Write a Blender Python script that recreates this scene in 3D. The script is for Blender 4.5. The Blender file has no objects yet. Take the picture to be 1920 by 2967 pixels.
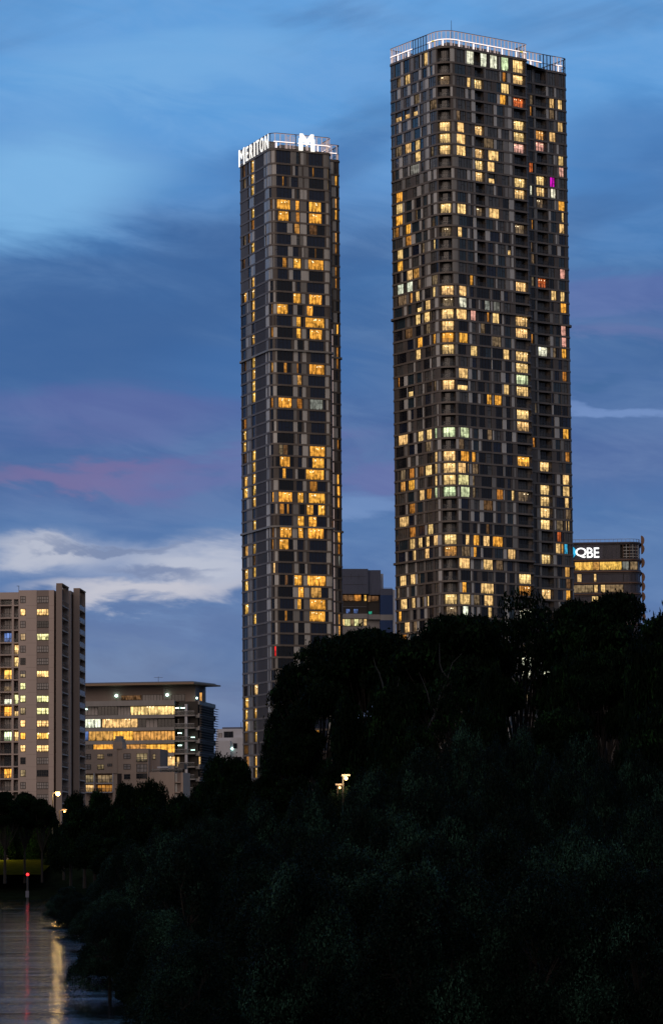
import bpy, math, random
import numpy as np
random.seed(7)
rng = np.random.default_rng(7)
R = math.radians
scene = bpy.context.scene
C = scene.collection

# ------------------------------------------------------------------ camera
F_PX, HORIZON, PITCH, ROLL, EYE = 8650.0, 2490.0, R(5.5), R(0.45), 6.0
cp, sp, cr, sr = math.cos(PITCH), math.sin(PITCH), math.cos(ROLL), math.sin(ROLL)
FWD = np.array([0, cp, sp]); UP0 = np.array([0, -sp, cp]); RT0 = np.array([1.0, 0, 0])
RT = cr*RT0 - sr*UP0
UP = sr*RT0 + cr*UP0
PY0 = HORIZON - F_PX*math.tan(PITCH)
cam_d = bpy.data.cameras.new('camera'); cam = bpy.data.objects.new('camera', cam_d); C.objects.link(cam)
from mathutils import Matrix, Vector
cam.matrix_world = Matrix(((RT[0], UP[0], -FWD[0], 0), (RT[1], UP[1], -FWD[1], 0), (RT[2], UP[2], -FWD[2], EYE), (0, 0, 0, 1)))
cam_d.sensor_fit = 'HORIZONTAL'; cam_d.sensor_width = 36; cam_d.lens = 36*F_PX/1920
cam_d.shift_y = (PY0 - 1483.5)/1920
cam_d.clip_start = 0.5; cam_d.clip_end = 20000
scene.camera = cam

def ray(px, py):
    return RT*(px-960)/F_PX - UP*(py-PY0)/F_PX + FWD
def at(px, py, Y):
    v = ray(px, py); p = v*(Y/v[1]); p[2] += EYE
    return p
def zat(px, py, Y): return float(at(px, py, Y)[2])

# ------------------------------------------------------------------ world / sky
def lin(h):
    h = h.lstrip('#'); o = []
    for i in (0, 2, 4):
        c = int(h[i:i+2], 16)/255
        o.append(c/12.92 if c <= 0.04045 else ((c+0.055)/1.055)**2.4)
    return (*o, 1.0)
world = bpy.data.worlds.new('World'); scene.world = world; world.use_nodes = True
nt = world.node_tree; nt.nodes.clear()
class NB:
    def __init__(s, nt): s.nt = nt
    def n(s, t, **k):
        x = s.nt.nodes.new(t)
        for a, b in k.items(): setattr(x, a, b)
        return x
    def l(s, a, b): s.nt.links.new(a, b)
    def m(s, op, a, b=None, c=None, clamp=False):
        x = s.n('ShaderNodeMath', operation=op, use_clamp=clamp)
        for i, v in enumerate((a, b, c)):
            if v is None: continue
            if isinstance(v, (int, float)): x.inputs[i].default_value = v
            else: s.l(v, x.inputs[i])
        return x.outputs[0]
    def mix(s, f, a, b):
        x = s.n('ShaderNodeMix', data_type='RGBA')
        if isinstance(f, (int, float)): x.inputs[0].default_value = f
        else: s.l(f, x.inputs[0])
        for i, v in ((6, a), (7, b)):
            if isinstance(v, tuple): x.inputs[i].default_value = v
            else: s.l(v, x.inputs[i])
        return x.outputs[2]
    def xyz(s, a, b, c):
        x = s.n('ShaderNodeCombineXYZ')
        for i, v in enumerate((a, b, c)):
            if isinstance(v, (int, float)): x.inputs[i].default_value = v
            else: s.l(v, x.inputs[i])
        return x.outputs[0]
    def noise(s, vec, scale, det=4, rough=.5, dist=0):
        x = s.n('ShaderNodeTexNoise'); s.l(vec, x.inputs['Vector'])
        x.inputs['Scale'].default_value = scale; x.inputs['Detail'].default_value = det
        x.inputs['Roughness'].default_value = rough; x.inputs['Distortion'].default_value = dist
        return x.outputs['Fac']
    def ramp(s, f, stops, interp='LINEAR'):
        x = s.n('ShaderNodeValToRGB'); s.l(f, x.inputs[0]); r = x.color_ramp; r.interpolation = interp
        while len(r.elements) < len(stops): r.elements.new(0.5)
        for e, (p, c) in zip(r.elements, stops): e.position = p; e.color = c
        return x.outputs[0]
    def smooth(s, v, a, b):
        x = s.n('ShaderNodeMapRange', interpolation_type='SMOOTHSTEP'); s.l(v, x.inputs[0])
        x.inputs[1].default_value = a; x.inputs[2].default_value = b
        return x.outputs[0]
SUN_EL, SUN_ROT = R(32.0), R(204)
w = NB(nt)
tc = w.n('ShaderNodeTexCoord'); sep = w.n('ShaderNodeSeparateXYZ'); w.l(tc.outputs['Generated'], sep.inputs[0])
dx, dy, dz = sep.outputs
az = w.m('ARCTAN2', dx, dy)
hor = w.m('SQRT', w.m('ADD', w.m('MULTIPLY', dx, dx), w.m('MULTIPLY', dy, dy)))
el = w.m('ARCTAN2', dz, hor)
# clouds live in (azimuth, elevation); stretched noise bends them into streaks
v1 = w.xyz(w.m('MULTIPLY', az, 7.0), w.m('MULTIPLY', el, 26.0), 3.1)
n1 = w.noise(v1, 1.0, 6, .55, .3)
v2 = w.xyz(w.m('MULTIPLY', az, 22.0), w.m('ADD', w.m('MULTIPLY', el, 75.0), w.m('MULTIPLY', az, 12.0)), 8.7)
n2 = w.noise(v2, 1.0, 7, .6, .6)
w1 = w.m('SUBTRACT', n1, .5); w2 = w.m('SUBTRACT', n2, .5)
ew = w.m('ADD', el, w.m('ADD', w.m('MULTIPLY', w1, .055), w.m('MULTIPLY', w2, .017)))
aw = w.m('ADD', az, w.m('ADD', w.m('MULTIPLY', w1, .05), w.m('MULTIPLY', w2, .03)))
ef = w.m('DIVIDE', ew, .32)
SKYST = [(0.0, '6a718f'), (.12, '6c7ba3'), (.20, '66799f'), (.27, '5a79ab'), (.34, '4f74a9'), (.40, '4f6aa0'), (.48, '476ba2'), (.56, '41699f'), (.63, '4472aa'), (.70, '5189c6'), (.78, '5e9cd9'), (.88, '629fdb'), (1.0, '5c97d2')]
base = w.ramp(ef, [(p, lin(c)) for p, c in SKYST])
# patchy lighter and darker cloud
lum = w.smooth(n2, .3, .72)
base = w.mix(w.m('MULTIPLY', lum, .13), base, lin('a9c4e6'))
dk = w.smooth(w.noise(w.xyz(w.m('MULTIPLY', az, 9.0), w.m('ADD', w.m('MULTIPLY', el, 34.0), w.m('MULTIPLY', az, -9.0)), 21.3), 1.0, 5, .5, .5), .48, .75)
base = w.mix(w.m('MULTIPLY', dk, .50), base, lin('42669a'))
def blob(col, a0, e0, ra, re, k=1.0, tilt=0.0, base=None, soft=.25):
    a = w.m('DIVIDE', w.m('SUBTRACT', aw, a0), ra)
    e = w.m('DIVIDE', w.m('SUBTRACT', w.m('SUBTRACT', ew, e0), w.m('MULTIPLY', w.m('SUBTRACT', az, a0), tilt)), re)
    d = w.m('SQRT', w.m('ADD', w.m('MULTIPLY', a, a), w.m('MULTIPLY', e, e)))
    return w.mix(w.m('MULTIPLY', w.smooth(d, 1.15, soft), k), base, lin(col))
for args in (
    ('84bcea', -.096, .226, .050, .022, .75, .12),        # pale upper left
    ('7db5e6', -.060, .262, .07, .012, .45, .15),
    ('3d649b', -.070, .180, .085, .034, .85, .10),      # big dark cloud at left
    ('416fab', -.018, .168, .05, .022, .5, .10),
    ('4578b5', -.012, .236, .040, .011, .6, .15),
    ('4476b3', .100, .232, .035, .022, .55, -.1),
    ('6668a3', -.075, .150, .07, .012, .45, .05),        # violet
    ('80719f', -.085, .1305, .050, .0045, .65, .06),      # pink streak
    ('6d6ea6', -.030, .134, .050, .0060, .45, .06),
    ('6a70ac', .105, .190, .05, .012, .45, -.08),
    ('7278ab', .100, .176, .03, .005, .45, -.1),
    ('6f73aa', .020, .128, .03, .006, .5, .1),
    ('7f9cd0', .095, .146, .035, .003, .6, -.05),
    ('7a98c8', .012, .118, .02, .007, .6, .1),
    ('3d6699', .088, .155, .012, .0025, .45, .2),
    ('93a2c2', -.068, .0985, .062, .0130, .85, -.02),    # bright white cloud low at left
    ('bbc1d2', -.046, .0960, .030, .0095, .95, -.15),
    ('c6c6d1', -.068, .0865, .048, .0055, .95, .03),
    ('c0c4d2', -.098, .1010, .026, .0065, .8, .0),
    ('7182a8', -.060, .0940, .022, .0028, .75, -.10),
    ('7787aa', -.078, .1035, .034, .0018, .8, .05),
    ('5d74a3', -.070, .0760, .060, .0045, .5, .02),
):
    base = blob(*args, base=base)
# rest of the dome: dull blue dusk overhead, faint afterglow behind the viewer
up = w.smooth(el, .34, 1.0)
base = w.mix(up, base, (.13, .21, .32, 1))
back = w.smooth(dy, .25, -.45)
base = w.mix(w.m('MULTIPLY', back, w.m('SUBTRACT', 1.0, w.m('MULTIPLY', up, .5))), base, w.mix(w.smooth(el, .05, .5), (.07, .07, .085, 1), (.22, .23, .27, 1)))
sky = w.n('ShaderNodeTexSky', sky_type='NISHITA', sun_disc=False, sun_elevation=SUN_EL, sun_rotation=SUN_ROT)
bg1 = w.n('ShaderNodeBackground'); w.l(sky.outputs[0], bg1.inputs[0]); bg1.inputs[1].default_value = .05
bg2 = w.n('ShaderNodeBackground'); w.l(base, bg2.inputs[0]); bg2.inputs[1].default_value = 1.0
mx = w.n('ShaderNodeMixShader'); mx.inputs[0].default_value = .985
w.l(bg1.outputs[0], mx.inputs[1]); w.l(bg2.outputs[0], mx.inputs[2])
wo = w.n('ShaderNodeOutputWorld'); w.l(mx.outputs[0], wo.inputs[0])

sun_d = bpy.data.lights.new('sun', 'SUN'); sun = bpy.data.objects.new('sun', sun_d); C.objects.link(sun)
sun_d.energy = .92; sun_d.angle = R(60); sun_d.color = (1, .76, .60)
sun.rotation_euler = (R(58), 0, R(-24))
scene.view_settings.view_transform = 'Standard'; scene.view_settings.look = 'None'
scene.view_settings.exposure = 0; scene.view_settings.gamma = 1
scene.render.engine = 'CYCLES'
scene.cycles.max_bounces = 5; scene.cycles.transparent_max_bounces = 16; scene.cycles.caustics_reflective = True
scene.cycles.sample_clamp_indirect = 6

# ------------------------------------------------------------------ materials
MATS = {}
def mat(name, col, rough=.7, metal=0, emit=None, es=0, spec=.5, var=0, vscale=.3, bump=0, bscale=3, alpha=None):
    if name in MATS: return MATS[name]
    m = bpy.data.materials.new(name); m.use_nodes = True; t = NB(m.node_tree)
    p = m.node_tree.nodes['Principled BSDF']
    p.inputs['Base Color'].default_value = (*col, 1); p.inputs['Roughness'].default_value = rough
    p.inputs['Metallic'].default_value = metal; p.inputs['Specular IOR Level'].default_value = spec
    if emit: p.inputs['Emission Color'].default_value = (*emit, 1); p.inputs['Emission Strength'].default_value = es
    if var or bump:
        tc = t.n('ShaderNodeTexCoord')
        if var:
            mp = t.n('ShaderNodeMapping'); t.l(tc.outputs['Object'], mp.inputs[0]); mp.inputs['Scale'].default_value = (1, 1, .25)
            nz = t.noise(mp.outputs[0], vscale, 6, .65)
            a = tuple(c*(1-var) for c in col)+(1,); b = tuple(min(1, c*(1+var)) for c in col)+(1,)
            t.l(t.mix(t.smooth(nz, .25, .75), a, b), p.inputs['Base Color'])
        if bump:
            bn = t.n('ShaderNodeBump'); bn.inputs['Strength'].default_value = bump
            t.l(t.noise(tc.outputs['Object'], bscale, 5), bn.inputs['Height']); t.l(bn.outputs[0], p.inputs['Normal'])
    if alpha is not None: p.inputs['Alpha'].default_value = alpha
    MATS[name] = m
    return m
M_BAND = mat('bronze_grey_spandrel', (.16, .132, .112), .55, var=.18)
M_WALL = mat('brown_grey_cladding', (.115, .096, .084), .6, var=.2)
M_BROWN = mat('dark_brown_solid_panel', (.062, .047, .039), .65, var=.15)
M_PANEL = mat('pale_grey_panel', (.56, .54, .50), .5, var=.2)
M_PANEL2 = mat('mid_grey_panel', (.26, .245, .225), .5, var=.15)
M_SILV = mat('blue_grey_glass_panel', (.36, .39, .42), .35, spec=.7, var=.3, vscale=.5)  # pale blue-grey base colour imitates sky reflected at a grazing angle
M_GLASS = mat('dark_glass', (.012, .014, .020), .09, spec=.8, bump=.02, bscale=.5)
M_GLASS2 = mat('dark_blue_glass', (.014, .022, .048), .12, spec=.9)
M_GLASS3 = mat('blue_reflecting_glass', (.030, .052, .070), .12, spec=1.0, var=.3, vscale=.2)  # blue put into the base colour to imitate reflected sky
M_CURT = mat('curtained_glass', (.10, .10, .098), .25, spec=.7, var=.35, vscale=1.6)
M_CURTL = mat('pale_curtained_glass', (.30, .27, .26), .3, spec=.7, var=.25, vscale=1.6)
M_FRAME = mat('dark_window_frame', (.03, .027, .025), .5)
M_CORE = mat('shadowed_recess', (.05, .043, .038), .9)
M_BALU = mat('smoked_balustrade_glass', (.05, .06, .07), .1, spec=.9, alpha=.32)
M_CLEAR = mat('clear_screen_glass', (.6, .65, .7), .05, spec=.6, alpha=.16)
M_RAIL = mat('pale_metal_rail', (.45, .40, .38), .4, metal=.3)
M_REDRAIL = mat('red_brown_rail', (.10, .035, .03), .5)
M_LED = mat('white_led_strip', (.8, .75, .72), .5, emit=(1, .85, .80), es=1.3)
M_POST = mat('lit_screen_post', (.5, .44, .42), .5, emit=(1, .74, .68), es=.34)  # faint emission imitates LED light washing the posts and ladder frame
M_YLED = mat('yellow_led_strip', (.8, .7, .1), .5, emit=(1, .75, .02), es=.8)
M_SIGN = mat('white_sign_light', (.9, .9, .88), .5, emit=(1, .97, .88), es=1.1)
M_SIGN2 = mat('white_letter_light', (.9, .9, .88), .5, emit=(.95, 1, .97), es=1.6)
M_CYAN = mat('cyan_sign_light', (.05, .4, .6), .5, emit=(.02, .42, .75), es=.9)
M_BULB = mat('warm_bulb', (1, .8, .5), .5, emit=(1, .82, .5), es=2.2)
M_WBULB = mat('cool_bulb', (1, 1, 1), .5, emit=(.62, 1, .85), es=5)

for m_ in (M_LED, M_POST, M_BULB, M_YLED): m_.cycles.emission_sampling = 'NONE'
def lit_material():
    m = bpy.data.materials.new('lit_room'); m.use_nodes = True; t = NB(m.node_tree); m.node_tree.nodes.clear()
    at_ = t.n('ShaderNodeAttribute', attribute_name='glow'); sd = t.n('ShaderNodeAttribute', attribute_name='seed')
    uv = t.n('ShaderNodeUVMap', uv_map='UVMap'); s = t.n('ShaderNodeSeparateXYZ'); t.l(uv.outputs[0], s.inputs[0])
    u, v = s.outputs[0], s.outputs[1]; seed = sd.outputs['Fac']
    off = t.m('MULTIPLY', seed, 37.0)
    # curtain folds
    folds = t.noise(t.xyz(t.m('ADD', t.m('MULTIPLY', u, 3.2), off), t.m('MULTIPLY', v, .25), off), 1.0, 3, .6)
    blocks = t.noise(t.xyz(t.m('ADD', u, off), v, off), .9, 2, .5)
    low = t.noise(t.xyz(t.m('ADD', t.m('MULTIPLY', u, 1.7), off), 5.0, off), 1.0, 3, .7)
    furn = t.m('LESS_THAN', v, t.m('MULTIPLY', t.smooth(low, .42, .75), 1.5))     # dark furniture along the floor
    k = t.m('ADD', .22, t.m('ADD', t.m('MULTIPLY', t.smooth(folds, .32, .68), .5), t.m('MULTIPLY', t.smooth(blocks, .35, .65), .55)))
    k = t.m('MULTIPLY', k, t.m('SUBTRACT', 1.0, t.m('MULTIPLY', furn, .7)))
    x = t.n('ShaderNodeMix', data_type='RGBA', blend_type='MULTIPLY'); x.inputs[0].default_value = 1
    t.l(at_.outputs['Color'], x.inputs[6]); kk = t.xyz(k, k, k); t.l(kk, x.inputs[7])
    e = t.n('ShaderNodeEmission'); t.l(x.outputs[2], e.inputs[0]); e.inputs[1].default_value = 1.0
    o = t.n('ShaderNodeOutputMaterial'); t.l(e.outputs[0], o.inputs[0])
    m.cycles.emission_sampling = 'NONE'
    return m
M_LIT = lit_material()
GLOW = {'Y': (1.2, .76, .29), 'O': (1.25, .56, .08), 'o': (.55, .22, .04), 'W': (1.15, 1.15, .86), 'G': (.85, 1.0, .56), 'D': (.22, .15, .085),
        'M': (.75, .01, .55), 'P': (.9, .45, .35), 'B': (.05, .42, .70), 'R': (.7, .16, .04), 'g': (.22, .22, .19), 'd': (.16, .08, .035),
        'N': (.03, .35, .22), 'X': (.9, .03, .03), 'L': (1.0, .94, .42), 'A': (.75, .36, .09), 'K': (1.2, .66, .13), 'V': (.10, .17, .40)}

# ------------------------------------------------------------------ mesh builder
class MB:
    def __init__(s): s.v = []; s.f = []; s.m = []; s.g = []; s.uv = []; s.sd = []; s.area = 0; s.sub = {}
    def quad(s, pts, m, glow=None, seed=0, uv=None):
        i = len(s.v); s.v += [tuple(p) for p in pts]; n = len(pts); s.f.append(tuple(range(i, i+n))); s.m.append(m)
        s.g.append(glow or (0, 0, 0)); s.sd.append(seed); s.uv.append(uv or [(0, 0)]*n)
    def hexa(s, b, t, m):
        """b, t: four bottom and four top corners in the same order"""
        s.quad(b[::-1], m); s.quad(t, m)
        for k in range(4): s.quad([b[k], b[(k+1) % 4], t[(k+1) % 4], t[k]], m)
    def box(s, o, ex, ey, a, b, m):
        """box from local a to local b, in the frame origin o, axes ex, ey, z"""
        def P(x, y, z): return (o[0]+ex[0]*x+ey[0]*y, o[1]+ex[1]*x+ey[1]*y, z)
        x0, x1 = sorted((a[0], b[0])); y0, y1 = sorted((a[1], b[1])); z0, z1 = sorted((a[2], b[2]))
        s.hexa([P(x0, y0, z0), P(x1, y0, z0), P(x1, y1, z0), P(x0, y1, z0)], [P(x0, y0, z1), P(x1, y0, z1), P(x1, y1, z1), P(x0, y1, z1)], m)
    def prism(s, poly, z0, z1, m):
        n = len(poly); s.quad([(p[0], p[1], z0) for p in poly][::-1], m); s.quad([(p[0], p[1], z1) for p in poly], m)
        for k in range(n):
            a, b = poly[k], poly[(k+1) % n]; s.quad([(a[0], a[1], z0), (b[0], b[1], z0), (b[0], b[1], z1), (a[0], a[1], z1)], m)
    def ball(s, c, r, m, n=6):
        for i in range(n//2+1):
            for j in range(n):
                def P(i, j):
                    th = math.pi*i/(n//2+1); ph = 2*math.pi*j/n
                    return (c[0]+r*math.sin(th)*math.cos(ph), c[1]+r*math.sin(th)*math.sin(ph), c[2]+r*math.cos(th))
                s.quad([P(i, j), P(i+1, j), P(i+1, j+1), P(i, j+1)], m)
    def tube(s, p, q, r0, r1, m, n=8):
        p, q = np.array(p, float), np.array(q, float); d = q-p; d /= np.linalg.norm(d)
        a = np.cross(d, (0, 0, 1) if abs(d[2]) < .9 else (1, 0, 0)); a /= np.linalg.norm(a); b = np.cross(d, a)
        A = [p+r0*(math.cos(2*math.pi*k/n)*a+math.sin(2*math.pi*k/n)*b) for k in range(n)]
        B = [q+r1*(math.cos(2*math.pi*k/n)*a+math.sin(2*math.pi*k/n)*b) for k in range(n)]
        for k in range(n): s.quad([A[k], A[(k+1) % n], B[(k+1) % n], B[k]], m)
        s.quad(A[::-1], m); s.quad(B, m)
    def merge(s, o):
        for q in o.sub.values(): s.merge(q)
        i = len(s.v); s.v += o.v; s.f += [tuple(k+i for k in f) for f in o.f]; s.m += o.m; s.g += o.g; s.sd += o.sd; s.uv += o.uv
    def build(s, name, parent=None):
        mats = []
        for m in s.m:
            if m not in mats: mats.append(m)
        me = bpy.data.meshes.new(name)
        o0 = np.array(parent['_o']) if parent is not None and '_o' in parent else np.zeros(3)
        me.from_pydata([(x-o0[0], y-o0[1], z-o0[2]) for x, y, z in s.v], [], s.f)
        for m in mats: me.materials.append(m)
        ix = {m: i for i, m in enumerate(mats)}
        me.polygons.foreach_set('material_index', [ix[m] for m in s.m])
        if M_LIT in ix:
            l = me.uv_layers.new(name='UVMap'); l.data.foreach_set('uv', [c for f in s.uv for p in f for c in p])
            g = me.attributes.new('glow', 'FLOAT_COLOR', 'FACE'); g.data.foreach_set('color', [c for q in s.g for c in (*q, 1)])
            d = me.attributes.new('seed', 'FLOAT', 'FACE'); d.data.foreach_set('value', s.sd)
        me.update()
        ob = bpy.data.objects.new(name, me); C.objects.link(ob)
        if parent is not None: ob.parent = parent
        for nm, q in s.sub.items():
            if '_o' in parent: ob['_o'] = parent['_o']
            q.build(nm, ob)
            if '_o' in ob: del ob['_o']
        return ob
def thing(name, label, cat, loc=(0, 0, 0), group=None):
    o = bpy.data.objects.new(name, None); C.objects.link(o); o.location = tuple(loc)
    o['label'] = label; o['category'] = cat; o['_o'] = [float(x) for x in loc]
    if group: o['group'] = group
    return o
def tag(o, label, cat, group=None):
    o['label'] = label; o['category'] = cat
    if group: o['group'] = group
    return o
def done(o):
    if '_o' in o: del o['_o']
    for c in o.children_recursive:
        if '_o' in c: del c['_o']
def emit_parts(name, lst, parent, cap=100):
    """lst of MB with .area: the hundred largest become parts, the rest one part"""
    lst = sorted(lst, key=lambda m: -m.area)
    for m in lst[:cap]: m.build(name, parent)
    if len(lst) > cap:
        r = MB()
        for m in lst[cap:]: r.merge(m)
        r.build(name, parent)['kind'] = 'stuff'

# ------------------------------------------------------------------ outline of a tower in plan
class Perim:
    def __init__(s, verts):        # (x, y, radius), counter-clockwise seen from above
        n = len(verts); s.p = []; s.key = []
        for i in range(n):
            a, b, c = [np.array(verts[(i+k) % n][:2], float) for k in (-1, 0, 1)]; r = verts[i][2]
            s.key.append(len(s.p))
            if r <= 0: s.p.append(b); continue
            d0 = (a-b)/np.linalg.norm(a-b); d1 = (c-b)/np.linalg.norm(c-b)
            ang = math.acos(float(np.clip(d0@d1, -1, 1))); t = r/math.tan(ang/2)
            bis = (d0+d1); bis /= np.linalg.norm(bis); cen = b+bis*r/math.sin(ang/2)
            p0, p1 = b+d0*t, b+d1*t; a0 = math.atan2(*(p0-cen)[::-1]); a1 = math.atan2(*(p1-cen)[::-1])
            dd = (a1-a0+math.pi) % (2*math.pi)-math.pi; k = max(3, int(r*2.2)+2)
            for j in range(k+1): q = a0+dd*j/k; s.p.append(cen+r*np.array([math.cos(q), math.sin(q)]))
        s.n = len(s.p); s.u = [0.0]
        for i in range(s.n): s.u.append(s.u[-1]+float(np.linalg.norm(s.p[(i+1) % s.n]-s.p[i])))
        s.L = s.u[-1]; s.nv = []
        for i in range(s.n):
            e0 = s.p[i]-s.p[i-1]; e1 = s.p[(i+1) % s.n]-s.p[i]
            n0 = np.array([e0[1], -e0[0]])/np.linalg.norm(e0); n1 = np.array([e1[1], -e1[0]])/np.linalg.norm(e1)
            q = n0+n1; s.nv.append(q/(q@q)*2 if q@q > .05 else n0)
    def off(s, i, o): i %= s.n; return s.p[i]+s.nv[i]*o
    def pt(s, u, o=0):
        u = min(max(u, 0), s.L-1e-6); i = int(np.searchsorted(s.u, u, side='right'))-1; t = (u-s.u[i])/(s.u[i+1]-s.u[i])
        return s.off(i, o)*(1-t)+s.off(i+1, o)*t
    def samples(s, u0, u1): return [u0]+[x for x in s.u[1:-1] if u0+1e-4 < x < u1-1e-4]+[u1]
    def hit(s, px, py):
        v = ray(px, py); d = v[:2]; best = None
        for i in range(s.n):
            a, b = s.p[i], s.p[(i+1) % s.n]; e = b-a; den = d[0]*e[1]-d[1]*e[0]
            if abs(den) < 1e-9: continue
            t = (a[0]*e[1]-a[1]*e[0])/den; q = (a[0]*d[1]-a[1]*d[0])/den
            if t > 0 and -1e-6 <= q <= 1+1e-6 and (best is None or t < best[0]): best = (t, s.u[i]+q*(s.u[i+1]-s.u[i]))
        if best is None: return None
        return best[1], EYE+v[2]*best[0]
    def strip(s, mb, u0, u1, z0, z1, o, m, glow=None, seed=0):
        us = s.samples(u0, u1)
        for a, b in zip(us, us[1:]):
            p, q = s.pt(a, o), s.pt(b, o)
            mb.quad([(*p, z0), (*q, z0), (*q, z1), (*p, z1)], m, glow, seed, [(a-u0, 0), (b-u0, 0), (b-u0, z1-z0), (a-u0, z1-z0)])
    def solid(s, mb, u0, u1, z0, z1, o0, o1, m):
        us = s.samples(u0, u1)
        for k, (a, b) in enumerate(zip(us, us[1:])):
            p0, q0, p1, q1 = s.pt(a, o0), s.pt(b, o0), s.pt(a, o1), s.pt(b, o1)
            mb.quad([(*p1, z0), (*q1, z0), (*q1, z1), (*p1, z1)], m)
            mb.quad([(*p1, z1), (*q1, z1), (*q0, z1), (*p0, z1)], m)
            mb.quad([(*p0, z0), (*q0, z0), (*q1, z0), (*p1, z0)], m)
            if k == 0: mb.quad([(*p0, z0), (*p1, z0), (*p1, z1), (*p0, z1)], m)
            if k == len(us)-2: mb.quad([(*q1, z0), (*q0, z0), (*q0, z1), (*q1, z1)], m)
    def ring(s, mb, z0, z1, o0, o1, m):
        s.solid(mb, 0, s.L-1e-4, z0, z1, o0, o1, m)

def vary(c, k=.25):
    f = 1+random.uniform(-k, k*.6); g = 1+random.uniform(-.07, .07)
    return (c[0]*f, c[1]*f*g, c[2]*f*g)
def window(per, u0, u1, z0, z1, kind, warm_lamps=0):
    """one window: glass or lit room behind mullions, set back in its opening"""
    mb = MB(); pn = mb.sub['pane'] = MB(); w_ = u1-u0; mb.area = w_*(z1-z0)
    dull = kind in ('gl', 'gb', 'cu', 'si', 'g3')
    if dull:
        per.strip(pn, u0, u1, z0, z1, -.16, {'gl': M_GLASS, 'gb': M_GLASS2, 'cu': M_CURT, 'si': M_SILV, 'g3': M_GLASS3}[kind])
        mb.area *= .1
    else:
        half = kind.endswith('h'); k = kind[0]
        zt = z0+(z1-z0)*.5 if half else z1
        per.strip(pn, u0, u1, z0, zt, -.40, M_LIT, vary(GLOW[k]), random.random())
        if half: per.strip(pn, u0, u1, zt, z1, -.39, M_CURT)
        if k in 'YOKW' and not half and w_ > 1.3 and warm_lamps:
            for j in range(min(5, max(1, int(w_/1.0)))):
                p = per.pt(u0+w_*random.uniform(.15, .85), -.28); mb.ball((*p, z1-random.uniform(.3, .75)), .13, M_BULB, 5)
        for o in (u0, u1): # reveals
            a, b = per.pt(o, 0), per.pt(o, -.42); mb.quad([(*a, z0), (*b, z0), (*b, z1), (*a, z1)], M_FRAME)
    n = max(1, round(w_/1.05))
    for j in range(0, n+1):
        u = u0+w_*j/n; u = min(max(u, u0+.03), u1-.03)
        per.solid(mb, u-.03, u+.03, z0, z1, -.15, -.09, M_FRAME)
    if w_ > .9:
        j = random.randrange(n); a, b = u0+w_*j/n, u0+w_*(j+1)/n; zz = z0+(z1-z0)*random.choice((.4, .62))
        per.solid(mb, a, b, zz-.03, zz+.03, -.15, -.10, M_FRAME)
    return mb
def balcony(per, u0, u1, z0, z1, kind, depth=1.3):
    """recess with its own glazing, ceiling, side walls and a glass balustrade"""
    mb = MB(); mb.area = (u1-u0)*(z1-z0)*(3 if kind else 1)
    lit = kind not in (None, 'gl'); depth = .85 if lit and kind[0] not in 'dD' else depth
    if lit:
        per.strip(mb, u0+.08, u1-.08, z0+.05, z1-.04, -depth, M_LIT, tuple(c*1.25 for c in vary(GLOW[kind[0]])), random.random())
        for j in range(3):
            p = per.pt(u0+(u1-u0)*random.uniform(.15, .85), -depth+.15); mb.ball((*p, z1-.5), .12, M_BULB, 5)
    else:
        per.strip(mb, u0+.2, u1-.2, z0+.12, z1-.3, -depth, M_GLASS if random.random() < .6 else M_CURT)
    n = max(2, round((u1-u0)/1.0))
    for j in range(n+1):
        u = u0+.2+(u1-u0-.4)*j/n; per.solid(mb, u-.035, u+.035, z0+.05, z1, -depth, -depth+.06, M_FRAME)
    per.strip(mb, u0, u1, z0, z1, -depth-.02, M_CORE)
    for o in (u0, u1):
        a, b = per.pt(o, 0), per.pt(o, -depth); mb.quad([(*a, z0), (*b, z0), (*b, z1), (*a, z1)], M_WALL)
    us = per.samples(u0, u1)
    for a, b in zip(us, us[1:]):
        p0, q0, p1, q1 = per.pt(a, -depth), per.pt(b, -depth), per.pt(a, 0), per.pt(b, 0)
        mb.quad([(*p0, z1), (*q0, z1), (*q1, z1), (*p1, z1)], M_PANEL if lit else M_WALL); mb.quad([(*p1, z0), (*q1, z0), (*q0, z0), (*p0, z0)], M_WALL)  # lit balconies get a paler ceiling colour, painting in the room light
    bl = mb.sub['balustrade'] = MB(); per.strip(bl, u0, u1, z0, z0+1.05, -.02, M_BALU)
    per.solid(bl, u0, u1, z0+1.05, z0+1.10, -.05, .01, M_FRAME)
    for j in range(n+1):
        u = min(max(u0+(u1-u0)*j/n, u0+.03), u1-.03); per.solid(bl, u-.025, u+.025, z0, z0+1.05, -.06, -.01, M_FRAME)
    return mb

def text_mb(s, size, depth, bold, m, place, narrow=1.0, spacing=1.0):
    """letters cut from the built-in font, extruded; place(x, y, d) maps letter space to the world"""
    cu = bpy.data.curves.new('t', 'FONT'); cu.body = s; cu.size = size; cu.extrude = depth/2; cu.offset = bold; cu.space_character = spacing
    ob = bpy.data.objects.new('t', cu); C.objects.link(ob)
    dg = bpy.context.evaluated_depsgraph_get(); me = bpy.data.meshes.new_from_object(ob.evaluated_get(dg))
    mb = MB(); xs = [v.co.x for v in me.vertices]; ys = [v.co.y for v in me.vertices]
    x0, x1, y0, y1 = min(xs), max(xs), min(ys), max(ys)
    vv = [place((v.co.x-x0)/(x1-x0), (v.co.y-y0)/(y1-y0), v.co.z) for v in me.vertices]
    for p in me.polygons: mb.quad([vv[i] for i in p.vertices], m)
    bpy.data.objects.remove(ob); bpy.data.curves.remove(cu); bpy.data.meshes.remove(me)
    return mb

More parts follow.
